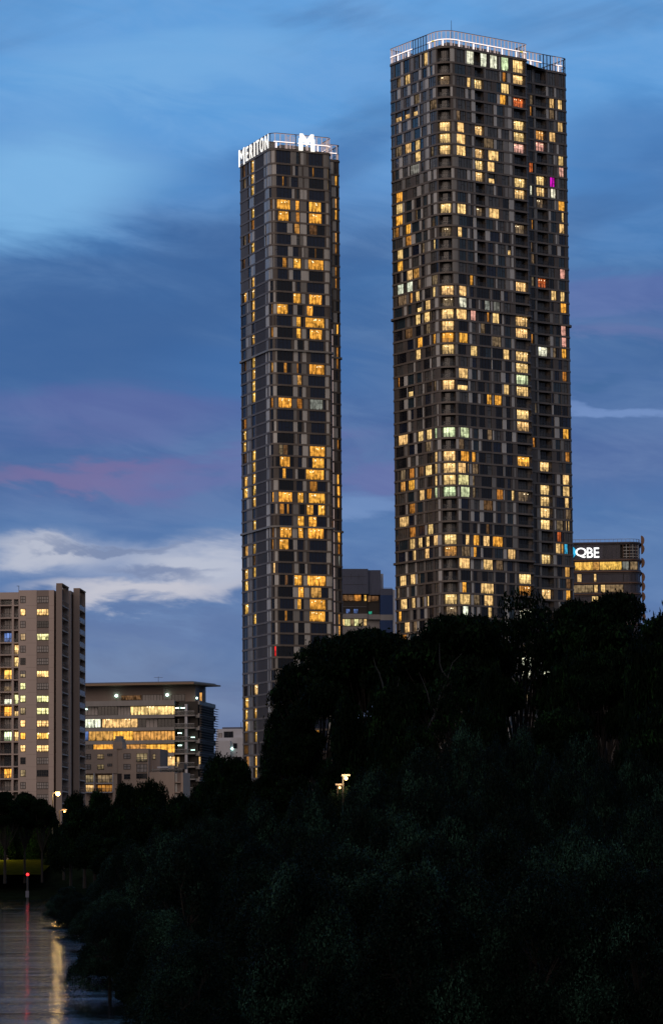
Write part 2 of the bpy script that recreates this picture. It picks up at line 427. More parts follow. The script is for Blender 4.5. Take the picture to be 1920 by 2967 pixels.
# ------------------------------------------------------------------ towers
def region(ox, oy, k): return lambda x, y: (ox+x/k, oy+y/k)
A1, A2, A3 = region(660, 340, 4.25), region(660, 900, 3.967), region(660, 1500, 3.131)
B4, B5, B6, B8 = region(1100, 50, 2.655), region(1100, 650, 2.655), region(1100, 1250, 2.655), region(960, 1520, 1.604)

def tower(root, per, z0, fh, rows, top_extra, templates, lit, win_h, crown, style):
    """rows = (first, last) floor index; row k is centred on z0-k*fh"""
    k0, k1 = rows; zbase = root['_o'][2]
    core = MB(); ztop = z0-k0*fh+fh/2+top_extra
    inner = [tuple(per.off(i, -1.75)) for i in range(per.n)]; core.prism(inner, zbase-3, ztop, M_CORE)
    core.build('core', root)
    rowlit = {}
    for reg, items in lit:
        for x0, x1, yc, kd in items:
            a, b = per.hit(*reg(x0, yc)), per.hit(*reg(x1, yc))
            if a is None and b is None: continue
            if a is None: a = (b[0]-1.2, b[1])
            if b is None: b = (a[0]+1.2, a[1])
            if b[0] < a[0]+.15 or b[0]-a[0] > 12: continue
            k = round((z0-(a[1]+b[1])/2)/fh); k = min(max(k, k0), k1); rowlit.setdefault(k, []).append((a[0], b[0], kd))
    tmpl = []
    for reg, yc, items in templates:
        t = []
        for x0, x1, kd in items:
            a, b = per.hit(*reg(x0, yc)), per.hit(*reg(x1, yc))
            if a is None or b is None: continue
            t.append((a[0], b[0], kd))
        tmpl.append(t)
    wins, balcs = [], []; wall = MB(); jit = [0.0]*60; uvis = max(b for t in tmpl for a, b, k in t)+.6
    for k in range(k0, k1+1):
        zc = z0-k*fh; lo = zc-fh/2; hi = zc+fh/2+(top_extra if k == k0 else 0)
        bz = fh-win_h; zl, zh = lo+bz*.5, hi-bz*.5
        slab = MB(); per.ring(slab, lo-bz*.5, lo+bz*.5, -1.7, style['proud'](k), M_BAND if k not in style.get('edge', ()) else M_PANEL2); slab.build('floor_slab', root)
        if k == k0: slab = MB(); per.ring(slab, zh, hi+.25, -1.7, .2, M_BAND); slab.build('floor_slab', root)
        if k % random.choice((1, 2, 2, 3)) == 0: jit = [random.choice((-.55, -.3, 0, 0, .3, .55)) for _ in range(60)]
        t = tmpl[style['pick'](k)]
        if style.get('solid') and k in style['solid']: t = [(a, b, 'K' if (kd == 'S' or (i in (5, 6))) and i > 2 else kd) for i, (a, b, kd) in enumerate(t)]
        items = []
        L = sorted(rowlit.get(k, [])); L2 = []
        for a, b, kd in L:
            if L2 and a < L2[-1][1]+.12: a = L2[-1][1]+.12
            if b-a > .12: L2.append((a, b, kd))
        for i, (a, b, kd) in enumerate(t):
            if kd[0] not in 'BK': a += jit[i]*style['jit']; b += jit[(i*7+3) % 60]*style['jit']*.8
            seg = [(a, b)]
            for c, d, ld in L2:
                if kd[0] == 'B' and min(b, d)-max(a, c) > .5*(d-c): seg = []; break
                seg = [q for s_, e_ in seg for q in ((s_, min(e_, c-.1)), (max(s_, d+.1), e_)) if q[1]-q[0] > .35]
            items += [(s_, e_, kd) for s_, e_ in seg]
        bal = [(a, b) for a, b, kd in t if kd[0] == 'B']
        for c, d, ld in L2:
            inb = [q for q in bal if min(q[1], d)-max(q[0], c) > .5*(d-c)]
            if inb and ld[0] not in 'w' and d-c > .45*(inb[0][1]-inb[0][0]): items.append((inb[0][0], inb[0][1], 'B'+ld))
            elif inb:
                items.append((inb[0][0], inb[0][1], 'B')); wins.append(window(per, max(c, inb[0][0]+.2), min(d, inb[0][1]-.2), zl, zh, ld)) if random.random() < 0 else None
                items[-1] = (inb[0][0], inb[0][1], 'Bd' if ld[0] in 'Dod' else 'BD')
            else: items.append((c, d, '!'+ld))
        seen = []; items.sort(); cur = 0.0
        for a, b, kd in items:
            if any(abs(a-x) < .02 for x in seen) and kd[0] == 'B': continue
            seen.append(a); a = max(a, cur)
            if b-a < .12: continue
            if a-cur > .02: per.solid(wall, cur, a, zl-.02, zh+.02, -.5, 0, M_WALL)
            if kd[0] == 'B': balcs.append(balcony(per, a, b, zl-.0, zh, kd[1:] or None))
            elif kd[0] == '!': wins.append(window(per, a, b, zl, zh, kd[1:], style.get('lamps', 0)))
            elif kd == 'P': per.solid(wall, a, b, zl-.02, zh+.02, -.5, .035, M_PANEL if random.random() < .72 else M_PANEL2)
            elif kd == 'p': per.solid(wall, a, b, zl-.02, zh+.02, -.5, .03, M_PANEL2)
            elif kd == 'K': per.solid(wall, a, b, zl-.02, zh+.02, -.5, .01, M_BROWN)
            elif kd == 'S':
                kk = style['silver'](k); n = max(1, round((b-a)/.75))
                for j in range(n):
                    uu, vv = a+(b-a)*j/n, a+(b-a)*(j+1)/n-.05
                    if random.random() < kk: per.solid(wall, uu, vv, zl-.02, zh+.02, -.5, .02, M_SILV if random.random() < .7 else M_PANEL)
                    elif random.random() < .5: per.solid(wall, uu, vv, zl-.02, zh+.02, -.5, .01, M_PANEL2)
                    else: wins.append(window(per, uu, vv, zl, zh, 'gl'))
            else:
                q = {'g': 'gl', 'b': 'gb', 'c': 'cu'}[kd] if kd in 'gbc' else random.choice(('gl', 'cu'))
                if kd == 'x': q = 'cu' if random.random() < style['curt'](k) else ('gl' if random.random() < .6 else 'gb')
                if q != 'cu' and kd == 'x' and random.random() < style['blue'](k): q = 'g3'
                if kd in 'xg' and random.random() < style['rand']: q = random.choice('DDDdoAY')
                wins.append(window(per, a, b, zl, zh, q))
            cur = b
        if cur < uvis: per.solid(wall, cur, uvis, zl-.02, zh+.02, -.5, 0, M_WALL)
        # hidden far sides: plain cladding with glass bays
        u = max(uvis, cur)
        while u < per.L-3.5:
            per.solid(wall, u, u+1.2, zl-.02, zh+.02, -.5, 0, M_PANEL2 if random.random() < .4 else M_WALL); per.strip(wall, u+1.2, u+3.2, zl, zh, -.16, M_GLASS); u += 3.2
        per.solid(wall, u, per.L-1e-4, zl-.02, zh+.02, -.5, 0, M_WALL)
    lowz = z0-k1*fh-fh/2
    per.ring(wall, zbase-3, lowz-.3, -.5, 0, M_WALL)
    wall.build('wall', root); emit_parts('window', wins, root); emit_parts('balcony', balcs, root)
    roof = MB(); roof.prism([tuple(per.off(i, -.1)) for i in range(per.n)], ztop, ztop+.2, M_BAND); roof.build('roof', root)
    return ztop+.25

def eLR(deg): a = R(deg); return np.array([-math.sin(a), math.cos(a)]), np.array([math.cos(a), math.sin(a)])

# ---- slim tower
T1C = at(784, 400, 790)[:2]; eL, eRr = eLR(22.9)
e2 = lambda p, a, b: tuple(p+eL*a+eRr*b)
W1a = (at(961, 430, 797)[0]-T1C[0])/eRr[0]; W1b = (at(980, 460, 804)[0]-T1C[0]-eL[0]*7.0)/eRr[0]+.5
T1P = Perim([(*e2(T1C, 23.6, 0), .8), (*e2(T1C, 0, 0), 2.2), (*e2(T1C, 0, W1a), 1.6), (*e2(T1C, 7.0, W1a), 0), (*e2(T1C, 7.0, W1b), 1.0), (*e2(T1C, 30, W1b), 1), (*e2(T1C, 30, 6), 1), (*e2(T1C, 23.6, 6), 0)])
T1R = thing('residential_tower', 'slim dark residential tower, left of the two skyscrapers, white lit letters along its left side', 'skyscraper', (T1C[0], T1C[1], 5))
LIT1 = [
 (A1, [(605,768,1080,'O'),(835,882,1090,'O'),(1000,1150,1110,'O'),(620,750,1225,'O'),(840,885,1240,'o'),(1000,1160,1255,'O'),(820,885,1385,'A'),(1005,1100,1395,'d'),(672,690,800,'o'),(1042,1062,685,'o'),(675,725,1810,'o'),(812,900,1805,'O'),(990,1180,1825,'O'),(1075,1088,1680,'o'),(808,900,2235,'O'),(1003,1160,2245,'O'),(605,740,2345,'O'),(975,1050,2355,'O'),(1228,1250,700,'D'),(1230,1250,835,'D'),
       (280,318,650,'K'),(280,318,805,'K'),(282,320,945,'K'),(285,322,1225,'K'),(285,322,1365,'o'),(286,324,1645,'K'),(288,326,2065,'K'),(290,326,2205,'K'),(290,328,2330,'K'),(248,270,1530,'o'),(188,220,1570,'D'),(178,212,1860,'d'),(190,230,2245,'O'),(255,270,2235,'o'),(522,538,1100,'A'),(530,546,2360,'o'),(178,212,690,'d'),(185,220,840,'D'),
       (1320,1350,790,'O'),(1322,1345,1080,'A'),(1320,1348,1205,'O'),(1322,1345,1490,'A'),(1322,1345,1620,'o'),(1322,1345,1880,'o'),(1324,1345,2030,'o')]),
 (A2, [(790,840,135,'O'),(893,1110,145,'O'),(790,840,270,'O'),(943,1085,280,'O'),(645,680,665,'o'),(795,812,670,'o'),(937,1112,685,'O'),(583,735,1065,'O'),(795,855,1070,'o'),(945,1095,1080,'g'),(945,1118,1620,'O'),(600,715,1745,'O'),(972,1110,1760,'O'),(630,668,1880,'O'),(900,1108,1890,'O'),(945,1030,2020,'o'),(585,742,2150,'O'),(805,872,2155,'O'),(932,1118,2165,'O'),(598,648,2305,'o'),(680,705,2305,'o'),(908,985,2300,'O'),(1040,1120,2305,'O'),(640,690,1620,'d'),
       (272,306,105,'K'),(272,306,370,'K'),(272,310,635,'K'),(274,312,770,'K'),(274,312,895,'K'),(276,314,1030,'K'),(276,316,1690,'K'),(278,316,1825,'K'),(278,316,1960,'K'),(280,318,2095,'K'),(280,318,2230,'K'),(170,210,1465,'K'),(170,208,1600,'K'),(170,212,1335,'o'),(178,215,1740,'d'),(180,225,1990,'K'),(175,225,2125,'K'),(148,164,2140,'o'),(494,518,275,'o'),(494,518,690,'A'),(488,518,1085,'o'),(505,525,2155,'O'),(138,158,970,'o'),(185,212,680,'d'),(495,515,20,'A'),
       (1250,1278,215,'O'),(1250,1276,490,'o'),(1250,1276,620,'o'),(1258,1280,1540,'o'),(1258,1282,1945,'O'),(1258,1296,2065,'O'),(1262,1292,2215,'O')]),
 (A3, [(635,692,40,'O'),(735,808,40,'O'),(475,580,140,'O'),(640,685,145,'O'),(728,872,150,'O'),(468,552,245,'O'),(605,672,572,'O'),(520,545,570,'d'),(722,890,578,'O'),(640,690,682,'O'),(755,850,690,'A'),(632,667,788,'O'),(745,890,795,'O'),(518,540,893,'o'),(742,885,903,'O'),(758,850,1555,'O'),(650,682,1560,'O'),(735,820,1650,'O'),(755,830,1968,'O'),
       (225,252,87,'K'),(225,252,300,'K'),(226,252,513,'K'),(228,256,937,'K'),(232,270,1570,'Y'),(204,214,1570,'Y'),(234,260,1790,'K'),(238,262,2005,'K'),(238,262,2220,'K'),(238,262,2320,'K'),(147,182,320,'A'),(147,182,530,'K'),(147,182,635,'K'),(147,185,848,'K'),(148,186,1695,'K'),(150,178,1803,'K'),(150,180,1908,'K'),(160,190,2215,'A'),(400,414,145,'o'),(394,412,255,'o'),(418,438,1200,'X'),  # the red entry is a lit sign, built as a window
       (998,1026,185,'O'),(1000,1022,285,'o'),(1006,1022,400,'g'),(1004,1020,935,'A'),(1004,1024,1020,'A')]),
]
TM1 = [
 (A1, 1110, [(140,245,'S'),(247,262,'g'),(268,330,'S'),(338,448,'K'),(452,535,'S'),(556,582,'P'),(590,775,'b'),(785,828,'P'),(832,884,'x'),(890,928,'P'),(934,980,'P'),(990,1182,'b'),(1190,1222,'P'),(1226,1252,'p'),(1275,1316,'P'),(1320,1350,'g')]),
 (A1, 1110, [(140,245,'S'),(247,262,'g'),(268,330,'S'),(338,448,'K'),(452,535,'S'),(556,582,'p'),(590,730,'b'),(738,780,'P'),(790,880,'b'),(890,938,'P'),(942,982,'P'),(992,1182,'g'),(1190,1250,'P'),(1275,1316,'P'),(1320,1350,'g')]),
 (A2, 1200, [(138,160,'p'),(164,208,'g'),(222,270,'p'),(276,308,'g'),(328,436,'K'),(445,478,'P'),(490,518,'g'),(532,556,'P'),(566,742,'b'),(752,790,'P'),(802,865,'g'),(876,912,'P'),(940,1122,'b'),(1132,1162,'P'),(1196,1206,'g'),(1218,1248,'P'),(1252,1282,'g')]),
 (A2, 1200, [(138,160,'p'),(164,208,'g'),(222,236,'P'),(240,270,'p'),(276,308,'g'),(328,436,'K'),(440,452,'P'),(470,486,'P'),(492,520,'g'),(532,556,'P'),(566,742,'g'),(752,795,'P'),(802,850,'b'),(858,905,'P'),(940,1122,'b'),(1132,1176,'P'),(1218,1248,'p'),(1252,1282,'g')]),
]
def pick1(k): return (0 if k < 7 else 2)+random.randrange(2)
Z1, FH1 = 181.9, 3.18
top1 = tower(T1R, T1P, Z1, FH1, (-4, 54), .7, TM1, LIT1, 2.68, None,
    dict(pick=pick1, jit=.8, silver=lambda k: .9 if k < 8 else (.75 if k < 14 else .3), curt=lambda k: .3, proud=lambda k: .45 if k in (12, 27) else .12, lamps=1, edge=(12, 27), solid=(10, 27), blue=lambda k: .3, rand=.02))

# ---- wide tower
T2C = at(1281, 80, 780)[:2]; fL, fRr = eLR(34.3)
f2 = lambda a, b: tuple(T2C+fL*a+fRr*b)
W2a = (at(1528, 125, 796)[0]-T2C[0])/fRr[0]; W2b = (at(1635, 180, 811)[0]-T2C[0]-fL[0]*5.6)/fRr[0]+1.1
T2P = Perim([(*f2(25.0, 0), 1.5), (*f2(0, 0), 4.6), (*f2(0, W2a), 1.0), (*f2(5.6, W2a), 0), (*f2(5.6, W2b), 1.6), (*f2(30, W2b), 1), (*f2(30, 8), 1), (*f2(25.0, 8), 0)])
T2R = thing('residential_tower', 'wide tall residential tower, right of the two skyscrapers, with cream lit flats', 'skyscraper', (T2C[0], T2C[1], 5))
LIT2 = [
 (B4, [(668,725,300,'W'),(775,825,320,'W'),(848,905,330,'W'),(935,992,350,'G'),(1030,1115,385,'Y'),(335,365,320,'Y'),(298,308,330,'D'),(510,555,472,'Y'),(672,700,490,'Y'),(725,800,505,'Y'),(190,230,450,'Y'),(130,160,480,'D'),(1035,1112,487,'Y'),(935,995,535,'Y'),(1020,1130,570,'Y'),(925,970,628,'O'),(1035,1110,660,'R'),(590,620,745,'D'),(255,290,720,'Yh'),(190,230,742,'Yh'),(118,165,765,'Yh'),(1305,1345,670,'Y'),(1370,1405,690,'Y'),
   (445,550,825,'Y'),(598,650,832,'Y'),(732,802,860,'Y'),(1028,1132,835,'Y'),(1370,1410,868,'Y'),(445,550,912,'Y'),(592,660,925,'Y'),(1040,1130,925,'Y'),(1200,1280,905,'A'),(1305,1355,925,'Y'),(445,560,1005,'Y'),(592,662,1012,'Y'),(735,805,1035,'Y'),(835,915,1052,'Y'),(1030,1132,1005,'P'),(1198,1278,985,'P'),(190,240,985,'Y'),(268,308,972,'Y'),(118,165,1008,'D'),(390,410,1015,'D'),
   (268,310,1050,'Y'),(732,808,1125,'Y'),(830,885,1148,'Y'),(1375,1415,1115,'Y'),(1150,1185,1140,'R'),(230,300,1145,'g'),(742,808,1225,'Yh'),(838,885,1250,'Yh'),(1042,1130,1275,'Y'),(1200,1288,1245,'Y'),(1378,1418,1205,'P'),(1310,1350,1285,'M'),(1200,1290,1330,'Y'),(1315,1358,1350,'W'),(1155,1180,1320,'W'),(1050,1130,1365,'Y'),
   (120,172,1355,'O'),(452,550,1455,'Y'),(598,665,1460,'Y'),(790,812,1495,'Y'),(842,920,1500,'Y'),(120,172,1455,'Y'),(1375,1425,1475,'O'),(118,172,1530,'O'),(275,285,1510,'Y'),(1200,1290,1450,'D'),(1400,1420,1570,'Y')]),
 (B5, [(195,235,10,'O'),(115,145,55,'o'),(195,240,90,'o'),(470,570,45,'D'),(602,635,62,'Y'),(1050,1125,35,'D'),(1382,1422,50,'Y'),(130,175,210,'Y'),(408,425,150,'Y'),(1042,1150,205,'Y'),(985,1010,215,'Yh'),(130,175,300,'O'),(203,250,368,'Y'),(1050,1150,380,'O'),(695,720,425,'O'),(1388,1430,395,'P'),(130,180,470,'W'),(203,250,465,'W'),(288,312,445,'D'),(1058,1140,480,'Y'),(1220,1300,440,'R'),(1320,1362,548,'Y'),(1390,1425,562,'Y'),
   (402,425,510,'Y'),(465,565,490,'Y'),(612,668,505,'Y'),(270,303,550,'Y'),(612,670,590,'W'),(345,385,605,'Y'),(485,575,590,'D'),(808,850,620,'g'),(875,925,620,'g'),(1392,1438,655,'O'),(282,322,640,'Yh'),(465,568,675,'Y'),(590,672,680,'Y'),(700,742,690,'P'),(335,382,705,'Y'),(270,308,720,'Y'),(868,920,712,'Y'),(825,845,710,'o'),(1062,1140,750,'Y'),(475,575,775,'Y'),(1395,1435,832,'P'),(1080,1145,840,'Y'),(778,812,805,'D'),(350,385,790,'D'),
   (462,580,855,'O'),(612,678,863,'O'),(285,325,895,'O'),(405,428,870,'O'),(1400,1438,915,'P'),(192,250,845,'d'),(472,575,948,'Y'),(700,752,968,'Y'),(952,998,990,'Y'),(1045,1145,1005,'Y'),(1222,1285,970,'W'),(1335,1360,985,'D'),(1400,1438,1000,'O'),(272,312,990,'Y'),(1062,1160,1105,'Y'),(1070,1158,1195,'G'),(475,575,1220,'Y'),(598,678,1240,'Yh'),(412,432,1235,'D'),(955,998,1265,'Y'),(1068,1160,1275,'Y'),(215,255,1275,'Yh'),
   (825,862,1340,'O'),(885,940,1345,'O'),(1070,1160,1455,'Y'),(1095,1160,1560,'Y'),(1405,1440,1180,'o'),(1410,1455,1590,'O'),(135,150,1185,'o')]),
 (B6, [(138,212,45,'Y'),(290,332,30,'Y'),(355,398,28,'Y'),(418,438,15,'G'),(475,590,10,'G'),(622,690,15,'G'),(830,865,25,'D'),(1412,1452,30,'O'),(418,440,190,'Y'),(482,590,180,'Y'),(625,690,185,'O'),(710,738,192,'O'),(1080,1170,135,'Y'),(1075,1155,225,'O'),(610,650,105,'D'),(345,398,295,'Y'),(418,440,285,'Y'),(482,582,272,'Y'),(605,665,290,'Y'),(678,686,280,'Y'),(715,760,302,'D'),(1225,1325,265,'Y'),(155,195,320,'D'),(222,262,310,'o'),
   (418,440,375,'Y'),(482,582,365,'Y'),(605,688,372,'L'),(1408,1460,378,'Y'),(215,265,400,'O'),(155,195,415,'A'),(300,340,488,'Y'),(418,440,468,'G'),(475,595,460,'G'),(625,695,465,'G'),(715,738,470,'D'),(1080,1165,490,'D'),(1015,1038,505,'Y'),(1242,1290,445,'Y'),(1410,1462,465,'Y'),(1085,1180,590,'Y'),(1242,1290,535,'Y'),(1425,1458,555,'Y'),(222,270,590,'o'),(1242,1328,625,'Y'),
   (145,220,692,'Y'),(1238,1325,712,'Y'),(1432,1442,715,'Y'),(1450,1462,720,'Y'),(365,408,750,'Y'),(225,272,765,'o'),(820,845,750,'d'),(1365,1400,808,'R'),(225,268,860,'Y'),(290,325,848,'Y'),(350,380,848,'Y'),(408,445,830,'Y'),(500,625,828,'Y'),(662,692,835,'Y'),(722,768,838,'O'),(798,848,845,'Y'),(870,950,848,'O'),
   (248,275,945,'Y'),(342,378,940,'Y'),(500,600,920,'A'),(632,695,925,'D'),(722,748,930,'O'),(988,1048,950,'Y'),(1080,1190,955,'Y'),(1355,1395,900,'Y'),(1420,1450,905,'B'),(1248,1328,980,'Y'),(612,695,1020,'Y'),(798,872,1025,'Y'),(895,950,1028,'D'),(150,200,1140,'Y'),(230,270,1135,'Y'),(1060,1175,1130,'Y'),(295,308,1130,'D'),(635,670,1198,'O'),(780,880,1210,'Y'),(1110,1170,1225,'o'),(1435,1470,1180,'d'),  # the blue entry is an added glow for the emblem showing through glass
   (155,208,1325,'Y'),(240,270,1318,'Y'),(485,595,1290,'Y'),(617,698,1295,'Y'),(725,770,1295,'D'),(805,875,1305,'Y'),(1255,1335,1250,'Y'),(1435,1470,1265,'O'),(325,335,1305,'Y'),(360,375,1300,'Y'),(490,600,1390,'D'),(640,685,1400,'W'),(835,865,1390,'Y'),(1100,1175,1395,'W'),(140,165,1445,'O'),(185,228,1500,'Y')]),
 (B8, [(730,755,525,'Y'),(728,762,570,'Y'),(893,935,410,'W'),(895,920,580,'L'),(890,935,645,'W'),(905,938,695,'W'),(990,1032,705,'W'),(1090,1120,655,'W'),(905,930,800,'W'),(905,930,965,'W')]),
]
TM2 = [
 (B4, 800, [(90,112,'x'),(118,165,'x'),(168,186,'P'),(190,235,'x'),(238,256,'P'),(262,305,'x'),(308,322,'P'),(328,360,'x'),(364,382,'P'),(386,410,'x'),(414,432,'P'),(446,545,'B'),(552,572,'P'),(592,655,'x'),(660,680,'P'),(684,706,'x'),(710,726,'P'),(732,800,'B'),(808,826,'P'),(832,905,'x'),(914,930,'P'),(938,985,'x'),(990,1012,'P'),(1030,1122,'B'),(1150,1176,'g'),(1182,1194,'p'),(1198,1280,'B'),(1288,1302,'P'),(1306,1345,'x'),(1350,1366,'P'),(1372,1414,'x')]),
 (B4, 800, [(90,112,'x'),(115,140,'x'),(146,164,'P'),(170,212,'x'),(214,232,'P'),(240,285,'x'),(288,304,'P'),(310,335,'x'),(338,352,'p'),(356,376,'P'),(380,432,'x'),(446,545,'B'),(552,590,'p'),(596,660,'x'),(666,700,'x'),(706,726,'P'),(732,800,'B'),(808,870,'x'),(876,894,'P'),(900,945,'x'),(950,985,'p'),(990,1012,'P'),(1030,1122,'B'),(1150,1176,'g'),(1182,1194,'p'),(1198,1280,'B'),(1286,1326,'x'),(1332,1346,'P'),(1352,1366,'p'),(1372,1414,'x')]),
 (B6, 350, [(118,134,'x'),(145,190,'x'),(196,214,'P'),(222,262,'x'),(266,282,'P'),(288,325,'x'),(330,342,'p'),(346,395,'x'),(398,412,'P'),(416,440,'c'),(448,464,'P'),(478,590,'B'),(602,618,'P'),(622,690,'x'),(696,712,'P'),(716,765,'x'),(770,786,'P'),(792,862,'g'),(868,882,'P'),(888,940,'x'),(948,966,'P'),(972,1018,'x'),(1022,1042,'P'),(1062,1172,'B'),(1192,1212,'g'),(1216,1226,'p'),(1232,1325,'B'),(1332,1348,'P'),(1356,1400,'x'),(1404,1416,'p'),(1420,1462,'x')]),
 (B6, 350, [(118,134,'x'),(145,212,'x'),(218,236,'P'),(242,268,'x'),(276,290,'P'),(296,335,'x'),(340,352,'P'),(360,405,'g'),(416,440,'c'),(448,464,'P'),(478,590,'B'),(602,612,'p'),(616,680,'g'),(690,704,'P'),(712,740,'x'),(746,762,'P'),(770,820,'g'),(824,860,'x'),(868,882,'p'),(888,950,'g'),(956,970,'P'),(976,1016,'x'),(1022,1042,'p'),(1062,1172,'B'),(1192,1212,'g'),(1216,1226,'p'),(1232,1325,'B'),(1332,1352,'x'),(1360,1376,'P'),(1380,1410,'x'),(1420,1462,'x')]),
]
Z2, FH2 = 200.69, 3.171
top2 = tower(T2R, T2P, Z2, FH2, (-6, 60), 1.0, TM2, LIT2, 2.66, None,
    dict(pick=lambda k: (0 if k < 14 else 2)+random.randrange(2), jit=.9, silver=lambda k: .3, curt=lambda k: .75 if k < 6 else .35, proud=lambda k: .6 if k in (15, 36) else .14, lamps=0, blue=lambda k: .7 if k < 12 else .25, rand=.075))

# ---- glazed crowns
def crown(root, per, zb, h, step, umax, yellow=(), skip=()):
    posts = MB(); led = MB(); gl = MB()
    n = int(per.L/step)
    for j in range(n):
        u = per.L*j/n; vis = u < umax; a = u+.02
        lit = vis and not any(p <= u <= q for p, q in skip)
        per.solid(posts, a, a+.16, zb, zb+h, -.18, -.02, M_POST if lit else M_FRAME)
        if j % 2 == 0 and lit: per.solid(posts, a+.3, a+.62, zb, zb+h*.42, -.16, -.04, M_LED if j % 4 == 0 else M_POST)
    per.ring(posts, zb+h-.14, zb+h, -.25, .05, M_REDRAIL); per.ring(posts, zb+h*.44-.22, zb+h*.44-.12, -.2, 0, M_REDRAIL); per.ring(posts, zb+.02, zb+.16, -.2, 0, M_FRAME)
    per.strip(gl, 0, per.L-1e-3, zb+.1, zb+h-.15, -.1, M_CLEAR)
    u = 0
    while u < umax:
        v = min(u+1.0, umax)
        if not any(p <= u <= q for p, q in skip):
            m = M_YLED if any(p <= u <= q for p, q in yellow) else M_LED
            per.solid(led, u, v, zb+h*.44-.1, zb+h*.44+.12, -.02, .05, m)
            per.solid(led, u, v, zb+h-.24, zb+h-.15, -.02, .03, M_POST)
        u = v
    posts.build('roof_screen', root); led.build('light_strip', root); gl.build('screen_glass', root)
def hu(per, px, py):
    h = per.hit(px, py)
    return h[0] if h else per.L*.4
cr1h, cr2h = 4.3, 4.3
crown(T1R, T1P, top1, cr1h, 1.5, hu(T1P, 975, 450), skip=[(0, 23.5), (hu(T1P, 847, 410), hu(T1P, 861, 410))])
crown(T2R, T2P, top2, cr2h, 1.2, hu(T2P, 1628, 230), yellow=[(hu(T2P, 1498, 150), hu(T2P, 1512, 150)), (hu(T2P, 1249, 150)-.5, hu(T2P, 1249, 150)+.6)],
      skip=[(hu(T2P, 1192, 150), hu(T2P, 1236, 150)), (hu(T2P, 1562, 230), hu(T2P, 1603, 230)), (W2a+25.2, W2a+30.6)])
m = MB(); q = T1P.hit(964.5, 1250)[0]; T1P.solid(m, q-.1, q+.05, 62, 150, .02, .1, M_POST); m.build('light_strip', T1R)
# plant rooms inside the crowns, lift overrun, ladders, mast
pm = MB(); pm.box((*T1C, 0), eRr, eL, (6, 8, top1), (15, 20, top1+3.2), M_WALL); pm.box((*T1C, 0), eRr, eL, (1.5, 12, top1), (6, 21, top1+4.9), M_BAND)
pm.build('plant_room', T1R)
lad = MB()
for a in (5.0, 6.8):
    for b in (0, .9): lad.box((*T1C, 0), eRr, eL, (a+b, 1.0, top1), (a+b+.1, 1.1, top1+4), M_POST)
    for j in range(9): lad.box((*T1C, 0), eRr, eL, (a, 1.0, top1+.2+j*.42), (a+1, 1.08, top1+.3+j*.42), M_POST)
lad.build('lattice_frame', T1R)
pm = MB(); pm.box((*T2C, 0), fRr, fL, (6, 6, top2), (24, 18, top2+2.9), M_WALL); pm.build('plant_room', T2R)
ms = MB(); p = at(1307, 70, 790); ms.tube((p[0], p[1], top2), (p[0], p[1], zat(1307, 58, 790)), .12, .05, M_FRAME); ms.build('mast', T2R)

# ---- signs (each letter a part of its sign)
def T1F(u_, z_, d_): q = T1C+eL*(23.1-u_)-eRr*(d_+.3); return (q[0], q[1], z_)
sg = thing('rooftop_sign', 'white illuminated seven letter sign on the left side of the slim tower crown', 'sign', (*T1F(12, 0, 0)[:2], top1))
LET = [('M', 0.0, 4.3, -.35, 4.75), ('E', 5.5, 1.7, .1, 3.95), ('R', 8.4, 2.0, .1, 3.95), ('I', 11.5, .6, .1, 3.95), ('T', 13.1, 2.0, .1, 3.95), ('O', 16.0, 2.5, .1, 3.95), ('N', 19.6, 2.5, .1, 3.95)]
for ch, x0, wd, zb_, hh in LET:
    text_mb(ch, 1, .12, 0, M_SIGN, lambda x, y, d: T1F(x0+x*wd, top1+zb_+y*hh, d)).build('letter', sg)
bk = MB(); 
for j in range(4): bk.hexa([T1F(.2, top1+.3+j*1.2, -.35), T1F(21, top1+.3+j*1.2, -.35), T1F(21, top1+.3+j*1.2, -.25), T1F(.2, top1+.3+j*1.2, -.25)], [T1F(.2, top1+.42+j*1.2, -.35), T1F(21, top1+.42+j*1.2, -.35), T1F(21, top1+.42+j*1.2, -.25), T1F(.2, top1+.42+j*1.2, -.25)], M_RAIL)
bk.build('support_rail', sg); done(sg)
lg = thing('logo_sign', 'white illuminated block letter emblem on the front of the slim tower crown', 'sign', (*e2(T1C, -.4, 10), top1))
def slabpoly(mb, poly, fn, d0, d1, m):
    a = [fn(x, y, d0) for x, y in poly]; b = [fn(x, y, d1) for x, y in poly]
    mb.quad(a, m); mb.quad(b[::-1], m)
    for i in range(len(poly)): j = (i+1) % len(poly); mb.quad([a[j], a[i], b[i], b[j]], m)
bx0 = hu(T1P, 864, 410)-hu(T1P, 860, 900)*0
uL = T1P.hit(864, 420)[0]; uR = T1P.hit(909, 425)[0]
def LF(x, y, d): q = T1P.pt(uL+(uR-uL)*x, .35+d); return (q[0], q[1], top1-.15+4.7*y)
mm = MB()
for poly in ([(0, 0), (.24, 0), (.24, .72), (0, .72)], [(.76, 0), (1, 0), (1, .72), (.76, .72)], [(.06, .72), (.24, .72), (.24, 1), (.06, 1)], [(.76, .72), (.94, .72), (.94, 1), (.76, 1)],
             [(.24, 1), (.24, .62), (.5, .30), (.5, .68)], [(.76, 1), (.5, .68), (.5, .30), (.76, .62)]):
    slabpoly(mm, poly, LF, 0, .3, M_SIGN)
mm.build('emblem', lg); done(lg)
done(T1R); done(T2R)

